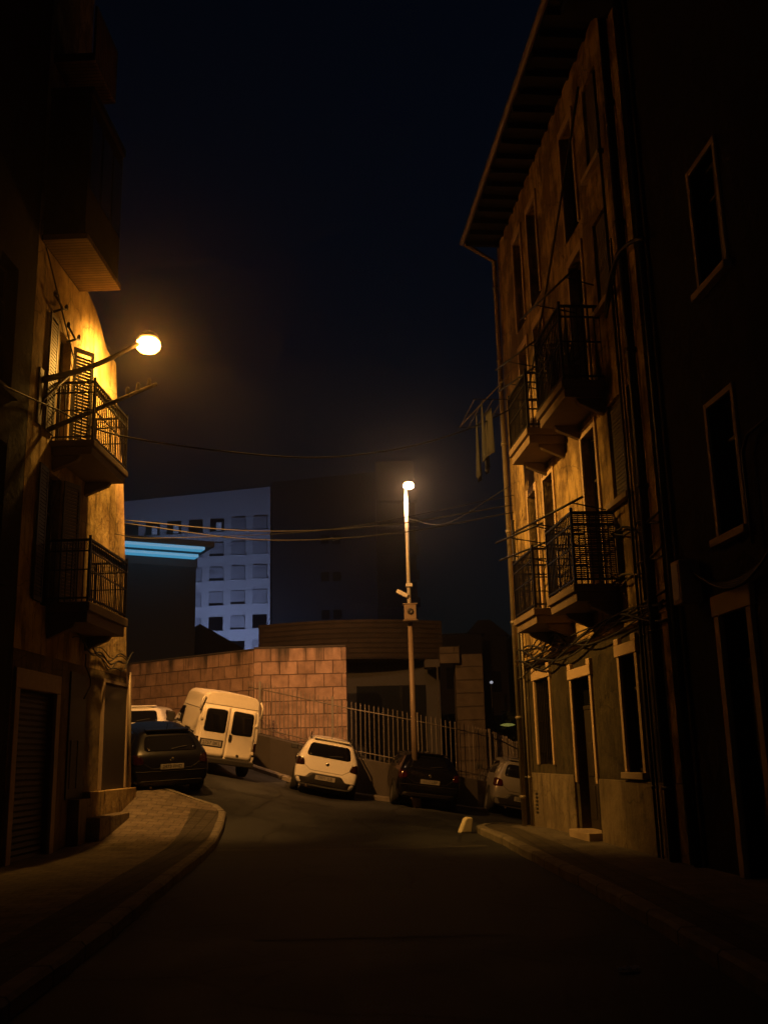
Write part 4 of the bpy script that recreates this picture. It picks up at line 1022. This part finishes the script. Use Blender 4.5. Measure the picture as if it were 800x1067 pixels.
def hatchback(paint, label, plate, W=.87, H=1.5, L=4.05, lens='dark_lens', clad=True, rails=True, rake=.34, group='cars parked along the cross street', belt=.95, estate=False):
    t = empty('parked_car', (0, 0, 0), 0, label, 'car', group)
    rw = W * .70; e = .3 if estate else 0
    def st(y, w, zb, b, ro, yb=None, yr=None, yl=None, rww=None):
        yb = y if yb is None else yb; yr = y if yr is None else yr; yl = y if yl is None else yl; r_ = rww or rw
        return [(0, yl, zb), (w - .13, yl, zb), (w - .02, y, .42), (w, y, .66), (w - .035, yb, b), (lerp(w - .05, r_, .55), lerp(yb, yr, .55), lerp(b, ro - .06, .6)), (r_, yr, ro - .05), (r_ * .6, yr - .02, ro), (0, yr - .03, ro + .015)]
    S = [st(0.0, W - .07, .27, belt, H - .04, .07, rake, .06, rw * .93),
         st(.12, W - .01, .24, belt + .01, H - .02, .19, rake + .14, .14),
         st(.8, W, .22, belt, H, .85, 1.0), st(1.6, W, .22, belt - .02, H + .01, 1.6, 1.6), st(2.2, W, .22, belt - .03, H - .01, 2.3, 2.05),
         st(2.95, W - .01, .22, belt - .04, belt + .06, 3.0, 2.9, rww=rw * .98), st(3.5, W - .03, .22, belt - .12, belt - .04, 3.5, 3.45, rww=rw * .9), st(L - .12, W - .13, .24, belt - .26, belt - .18, L - .18, L - .2, rww=rw * .8), st(L, W - .25, .28, belt - .34, belt - .28, L - .05, L - .07, rww=rw * .7)]
    body, bv = shell('body', S, M[paint], t, .28)
    # rear glass, lenses, bumper cladding
    patch('rear_window', bv, [(-rw * 1.0, belt + .06), (rw * 1.0, belt + .06), (rw * .86, H - .13), (-rw * .86, H - .13)], 'r', M['car_glass'], t, .1)
    for s in (-1, 1):
        patch('taillight', bv, [(s * (W - .02), belt - .22), (s * (W - .26), belt - .19), (s * (W - .22), belt - .04), (s * (W - .05), belt - .0)][::s], 'r', M[lens], t, .05, off=.012)
    if clad:
        patch('bumper', bv, [(-W + .10, .31), (W - .10, .31), (W - .06, .47), (W * .62, .47), (W * .48, .60), (-W * .48, .60), (-W * .62, .47), (-W + .06, .47)], 'r', M['black_plastic'], t, .05, off=.014)
        pz = .50
    else:
        seam('bumper_seam', bv, [(-W + .05, .6), (W - .05, .6)], 'r', M['black_plastic'], t, .008); pz = .70
        patch('bumper', bv, [(-W + .14, .31), (W - .14, .31), (W - .18, .40), (-W + .18, .40)], 'r', M['black_plastic'], t, .04, off=.01)
    seam('tailgate_seam', bv, [(-W + .2, belt), (-W + .24, .78), (-W * .5, .66), (W * .5, .66), (W - .24, .78), (W - .2, belt)], 'r', M['black_plastic'], t, .006)
    h = bv.ray_cast(Vector((0, -3, pz)), Vector((0, 1, 0)))[0]
    text_plate(t, Vector((0, h.y - .02, pz)), Matrix.Identity(4), .52, .11, plate)
    h = bv.ray_cast(Vector((0, -3, belt - .1)), Vector((0, 1, 0)))[0]
    MB().lathe([(0, 0), (.04, 0), (.045, .008), (.03, .016), (0, .014)], 14, Matrix.Translation(h) @ Matrix.Rotation(R(90), 4, 'X')).build('badge', M['chrome'], t)
    h = bv.ray_cast(Vector((0, -3, belt + .1)), Vector((0, 1, 0)))[0]
    MB().tube([(0, h.y - .02, belt + .1), (.18, h.y + .0, belt + .13), (.36, h.y + .02, belt + .15)], .012, 5).build('rear_wiper', M['black_plastic'], t)
    for s, v in ((-1, 'l'), (1, 's')):
        patch('side_window', bv, [(.62, belt + .06), (1.55, belt + .04), (1.55, H - .12), (1.0, H - .11), (.72, belt + .3)], v, M['car_glass'], t, .05)
        patch('side_window', bv, [(1.63, belt + .04), (2.75, belt + .02), (2.25, H - .14), (1.63, H - .12)], v, M['car_glass'], t, .05)
        for y in (.78, L - .72):
            patch('wheel_arch', bv, [(y + .385 * math.cos(a), max(.21, .31 + .385 * math.sin(a))) for a in [i * math.pi / 10 for i in range(21)]][:20], v, M['black_plastic'], t, .01, off=.008)
            wheel(t, s * (W - .085), y, .31, s)
        seam('door_seam', bv, [(1.58, belt + .0), (1.58, .4)], v, M['black_plastic'], t, .005)
        seam('door_seam', bv, [(2.6, belt - .02), (2.62, .36)], v, M['black_plastic'], t, .005)
        for y in (1.35, 2.2):
            h = bv.ray_cast(Vector((s * 3, y, belt - .1)), Vector((-s, 0, 0)))[0]
            MB().box(h.x - .02, h.x + .02, y - .1, y + .08, belt - .115, belt - .085).build('door_handle', M[paint], t, bevel=.008)
        mm = MB(); T = Matrix.Translation((s * (W + .11), 2.45, belt + .09)) @ Matrix.Rotation(R(s * 8), 4, 'Z')
        mm.box(-.10, .10, -.06, .06, -.07, .07, T); mm.box(-.18 if s > 0 else .08, -.08 if s > 0 else .18, -.02, .02, -.07, -.03, T)
        mm.build('wing_mirror', M['black_plastic'], t, bevel=.03)
        if rails:
            xx = s * (rw - .04); q = MB(); q.tube([(xx, .62, H - .05), (xx, .7, H + .05), (xx, 2.0, H + .055), (xx, 2.1, H - .03)], .02, 6); q.build('roof_rail', M['black_plastic'], t, smooth=True)
    MB().tube([(0, .62, H), (0, .5, H + .17)], .008, 5).build('aerial', M['black_plastic'], t)
    MB().box(-rw * .8, rw * .8, rake - .05, rake + .2, H - .025, H + .012).build('spoiler', M[paint], t, bevel=.012)
    q = MB(); q.tube([(-.45, .02, .25), (-.45, .2, .25)], .03, 8); q.build('exhaust', M['rust_iron'], t)
    return t

c = hatchback('white_paint', 'white hatchback with black roof rails and smoked tail lamps by the picket fence', '7471 JLB', W=.84, H=1.47)
place(c, -1.68, 25.3, 4); c.scale = (.94, .94, .94)
c = hatchback('black_paint', 'black hatchback with speckled highlights parked below the tall lamp pole', '1117 LBP', W=.87, H=1.40, L=4.1, clad=False, rails=False, lens='red_lens', rake=.5)
place(c, .86, 25.2, 8); c.scale = (.9, .94, .92)
c = hatchback('navy_paint', 'dark hatchback parked at the end of the ochre building, half hidden by it', '2473 FHD', W=.87, H=1.42, L=4.1, clad=False, rails=False, lens='dark_lens', rake=.55)
place(c, -4.6, 21.9, 27, -.04); c.scale = (.95, .95, .95)
c = hatchback('white_paint', 'small white car farthest up the cross street, behind the dark hatchback', '9053 GKS', W=.85, H=1.46, L=3.9, clad=False, rails=False, lens='red_lens', rake=.3)
place(c, -6.95, 28.2, 0)
c = hatchback('silver_paint', 'pale silver hatchback with dark bumper half hidden behind the tan house corner', '5580 CRT', W=.84, H=1.45, L=3.9, clad=True, rails=False, lens='red_lens', rake=.3)
place(c, 3.3, 26.8, 2)

# ------------------------------------------------------------------ the van
def van():
    t = empty('parked_van', (0, 0, 0), 0, 'old white high-roofed van with two rear doors parked by the sandstone wall', 'van')
    W, H = .79, 1.93
    def st(y, w, zb, b, ro, rww, yb=None, yr=None):
        yb = y if yb is None else yb; yr = y if yr is None else yr
        return [(0, y, zb), (w - .06, y, zb), (w, y, .5), (w, yb, b), (w - .03, lerp(yb, yr, .5), lerp(b, ro, .5)), (w - .06, lerp(yb, yr, .85), ro - .32), (rww + .02, yr, ro - .10), (rww - .08, yr, ro - .01), (0, yr, ro + .02)]
    S = [st(0, W - .025, .30, 1.0, H, W - .13, .01, .10), st(.06, W, .28, 1.0, H, W - .10, .07, .16), st(.9, W, .28, 1.0, H + .02, W - .09), st(2.05, W, .28, 1.0, H, W - .10),
         st(2.3, W, .28, .98, 1.72, W - .14, 2.3, 2.4), st(2.75, W - .01, .28, .96, 1.4, W - .16, 2.85, 2.75), st(3.15, W - .02, .28, .9, 1.0, W - .12, 3.2, 3.15), st(3.75, W - .06, .3, .76, .84, W - .2, 3.75, 3.72), st(3.92, W - .16, .34, .64, .7, W - .3, 3.9, 3.88)]
    body, bv = shell('body', S, M['van_paint'], t, .42)
    # two rear doors, each with its window
    for s in (-1, 1):
        d = patch('rear_door', bv, [(s * .012, .43), (s * (W - .10), .43), (s * (W - .10), 1.0), (s * (W - .13), 1.60), (s * .012, 1.62)][::s], 'r', M['van_paint'], t, .06, off=.012, rings=6)
        patch('window', bv, [(s * .075, 1.0), (s * (W - .17), 1.0), (s * (W - .19), 1.53), (s * .075, 1.55)][::s], 'r', M['car_glass'], d, .07, off=.02)
        for z in (.62, 1.28):
            h = bv.ray_cast(Vector((s * (W - .07), -3, z)), Vector((0, 1, 0)))[0]
            MB().box(s * (W - .09) - .03, s * (W - .09) + .03, h.y - .04, h.y, z - .035, z + .035).build('hinge', M['van_paint'], d, bevel=.01)
        patch('taillight', bv, [(s * (W - .012), .55), (s * (W - .085), .55), (s * (W - .085), .86), (s * (W - .012), .86)][::s], 'r', M['dark_lens'], t, .015, off=.012)
        seam('door_trim', bv, [(s * .03, .86), (s * (W - .1), .86)], 'r', M['black_plastic'], d, .006)
    h = bv.ray_cast(Vector((.1, -3, .95)), Vector((0, 1, 0)))[0]
    MB().box(.04, .11, h.y - .05, h.y, .84, .99).build('door_handle', M['black_plastic'], t, bevel=.012)
    hh = bv.ray_cast(Vector((-.38, -3, .74)), Vector((0, 1, 0)))[0]
    MB().box(-.66, -.08, hh.y - .022, hh.y, .65, .83).build('plate_recess', M['black_plastic'], t, bevel=.01)
    text_plate(t, Vector((-.37, hh.y - .032, .74)), Matrix.Identity(4), .5, .12, '2757 BKL')
    MB().box(-W + .02, W - .02, -.09, .05, .28, .42).build('bumper', M['black_plastic'], t, bevel=.03)
    MB().box(.30, .36, -.03, .02, .50, .55).build('lock', M['black_plastic'], t, bevel=.006)
    seam('roof_seam', bv, [(-W + .03, 1.64), (W - .03, 1.64)], 'r', M['black_plastic'], t, .007)
    for s, v in ((-1, 'l'), (1, 's')):
        seam('roof_seam', bv, [(.05, 1.5), (2.2, 1.5)], v, M['black_plastic'], t, .007)
        seam('side_moulding', bv, [(.25, .93), (.7, .93), (.75, .98), (1.3, .98)], v, M['black_plastic'], t, .02)
        seam('door_seam', bv, [(1.75, 1.45), (1.75, .4)], v, M['black_plastic'], t, .006)
        patch('side_window', bv, [(1.82, 1.0), (2.75, .98), (2.4, 1.42), (1.82, 1.46)], v, M['car_glass'], t, .05)
        for y in (.65, 3.2):
            patch('wheel_arch', bv, [(y + .37 * math.cos(a), max(.27, .30 + .37 * math.sin(a))) for a in [i * math.pi / 10 for i in range(20)]], v, M['black_plastic'], t, .01, off=.008)
            wheel(t, s * (W - .085), y, .29, s)
        mm = MB(); T = Matrix.Translation((s * (W + .17), 2.55, 1.1))
        mm.box(-.1, .1, -.05, .05, -.12, .12, T); mm.box(-.19 if s > 0 else .09, -.09 if s > 0 else .19, -.02, .02, -.1, -.05, T); mm.build('wing_mirror', M['black_plastic'], t, bevel=.03)
    for s in (1, -1):
        q = MB(); q.tube([(s * (W - .08), .04, 1.84), (s * (W - .02), .0, 1.72), (s * (W - .01), .02, 1.45)], .022, 6); q.build('rear_gutter', M['van_paint'], t, smooth=True)
    return t
v = van(); place(v, -4.05, 24.7, 23); v.scale = (.97, .95, 1.0)

# ------------------------------------------------------------------ haze
hz = MB().box(-75, 75, -20, 150, -6, 48).build('haze', bpy.data.materials.new('haze_air'))
tag(hz, kind='stuff')
hm = hz.data.materials[0]; hm.use_nodes = True; nt = hm.node_tree; nt.nodes.clear()
pv = nt.nodes.new('ShaderNodeVolumePrincipled'); om = nt.nodes.new('ShaderNodeOutputMaterial')
pv.inputs['Color'].default_value = (.9, .88, .86, 1); pv.inputs['Density'].default_value = 0.0055; pv.inputs['Anisotropy'].default_value = 0.92
nt.links.new(pv.outputs[0], om.inputs['Volume'])

# ------------------------------------------------------------------ sky, moon, camera
w = bpy.data.worlds.new('World'); SC.world = w; w.use_nodes = True
N = w.node_tree.nodes; L = w.node_tree.links; bg = N['Background']
sky = N.new('ShaderNodeTexSky'); sky.sky_type = 'NISHITA'; sky.sun_disc = False
sky.sun_elevation = R(2); sky.sun_rotation = R(200); sky.altitude = 200
mx = N.new('ShaderNodeMix'); mx.data_type = 'RGBA'; mx.blend_type = 'MULTIPLY'; mx.inputs['Factor'].default_value = 1
mx.inputs[7].default_value = (.35, .5, 1.0, 1)
L.new(sky.outputs['Color'], mx.inputs[6]); L.new(mx.outputs[2], bg.inputs['Color']); bg.inputs['Strength'].default_value = 0.0045

cam = bpy.data.cameras.new('camera'); co = bpy.data.objects.new('camera', cam); COL.objects.link(co)
cam.sensor_fit = 'VERTICAL'; cam.sensor_height = 24; cam.lens = 1050 / 1067 * 24
cam.clip_start = .05; cam.clip_end = 3000
th, ph = R(13.65), R(1.4)
f = Vector((0, math.cos(th), math.sin(th))); r0 = Vector((1, 0, 0)); u0 = r0.cross(f)
rr = r0 * math.cos(ph) - u0 * math.sin(ph); uu = r0 * math.sin(ph) + u0 * math.cos(ph)
mt = Matrix((rr, uu, -f)).transposed().to_4x4(); mt.translation = Vector((0, 0, 1.5)); co.matrix_world = mt
SC.camera = co
SC.view_settings.view_transform = 'Standard'; SC.view_settings.look = 'None'
SC.view_settings.exposure = 0; SC.view_settings.gamma = 1; SC.view_settings.use_curve_mapping = False
SC.cycles.use_denoising = True
SC.cycles.volume_max_steps = 64; SC.cycles.max_bounces = 6
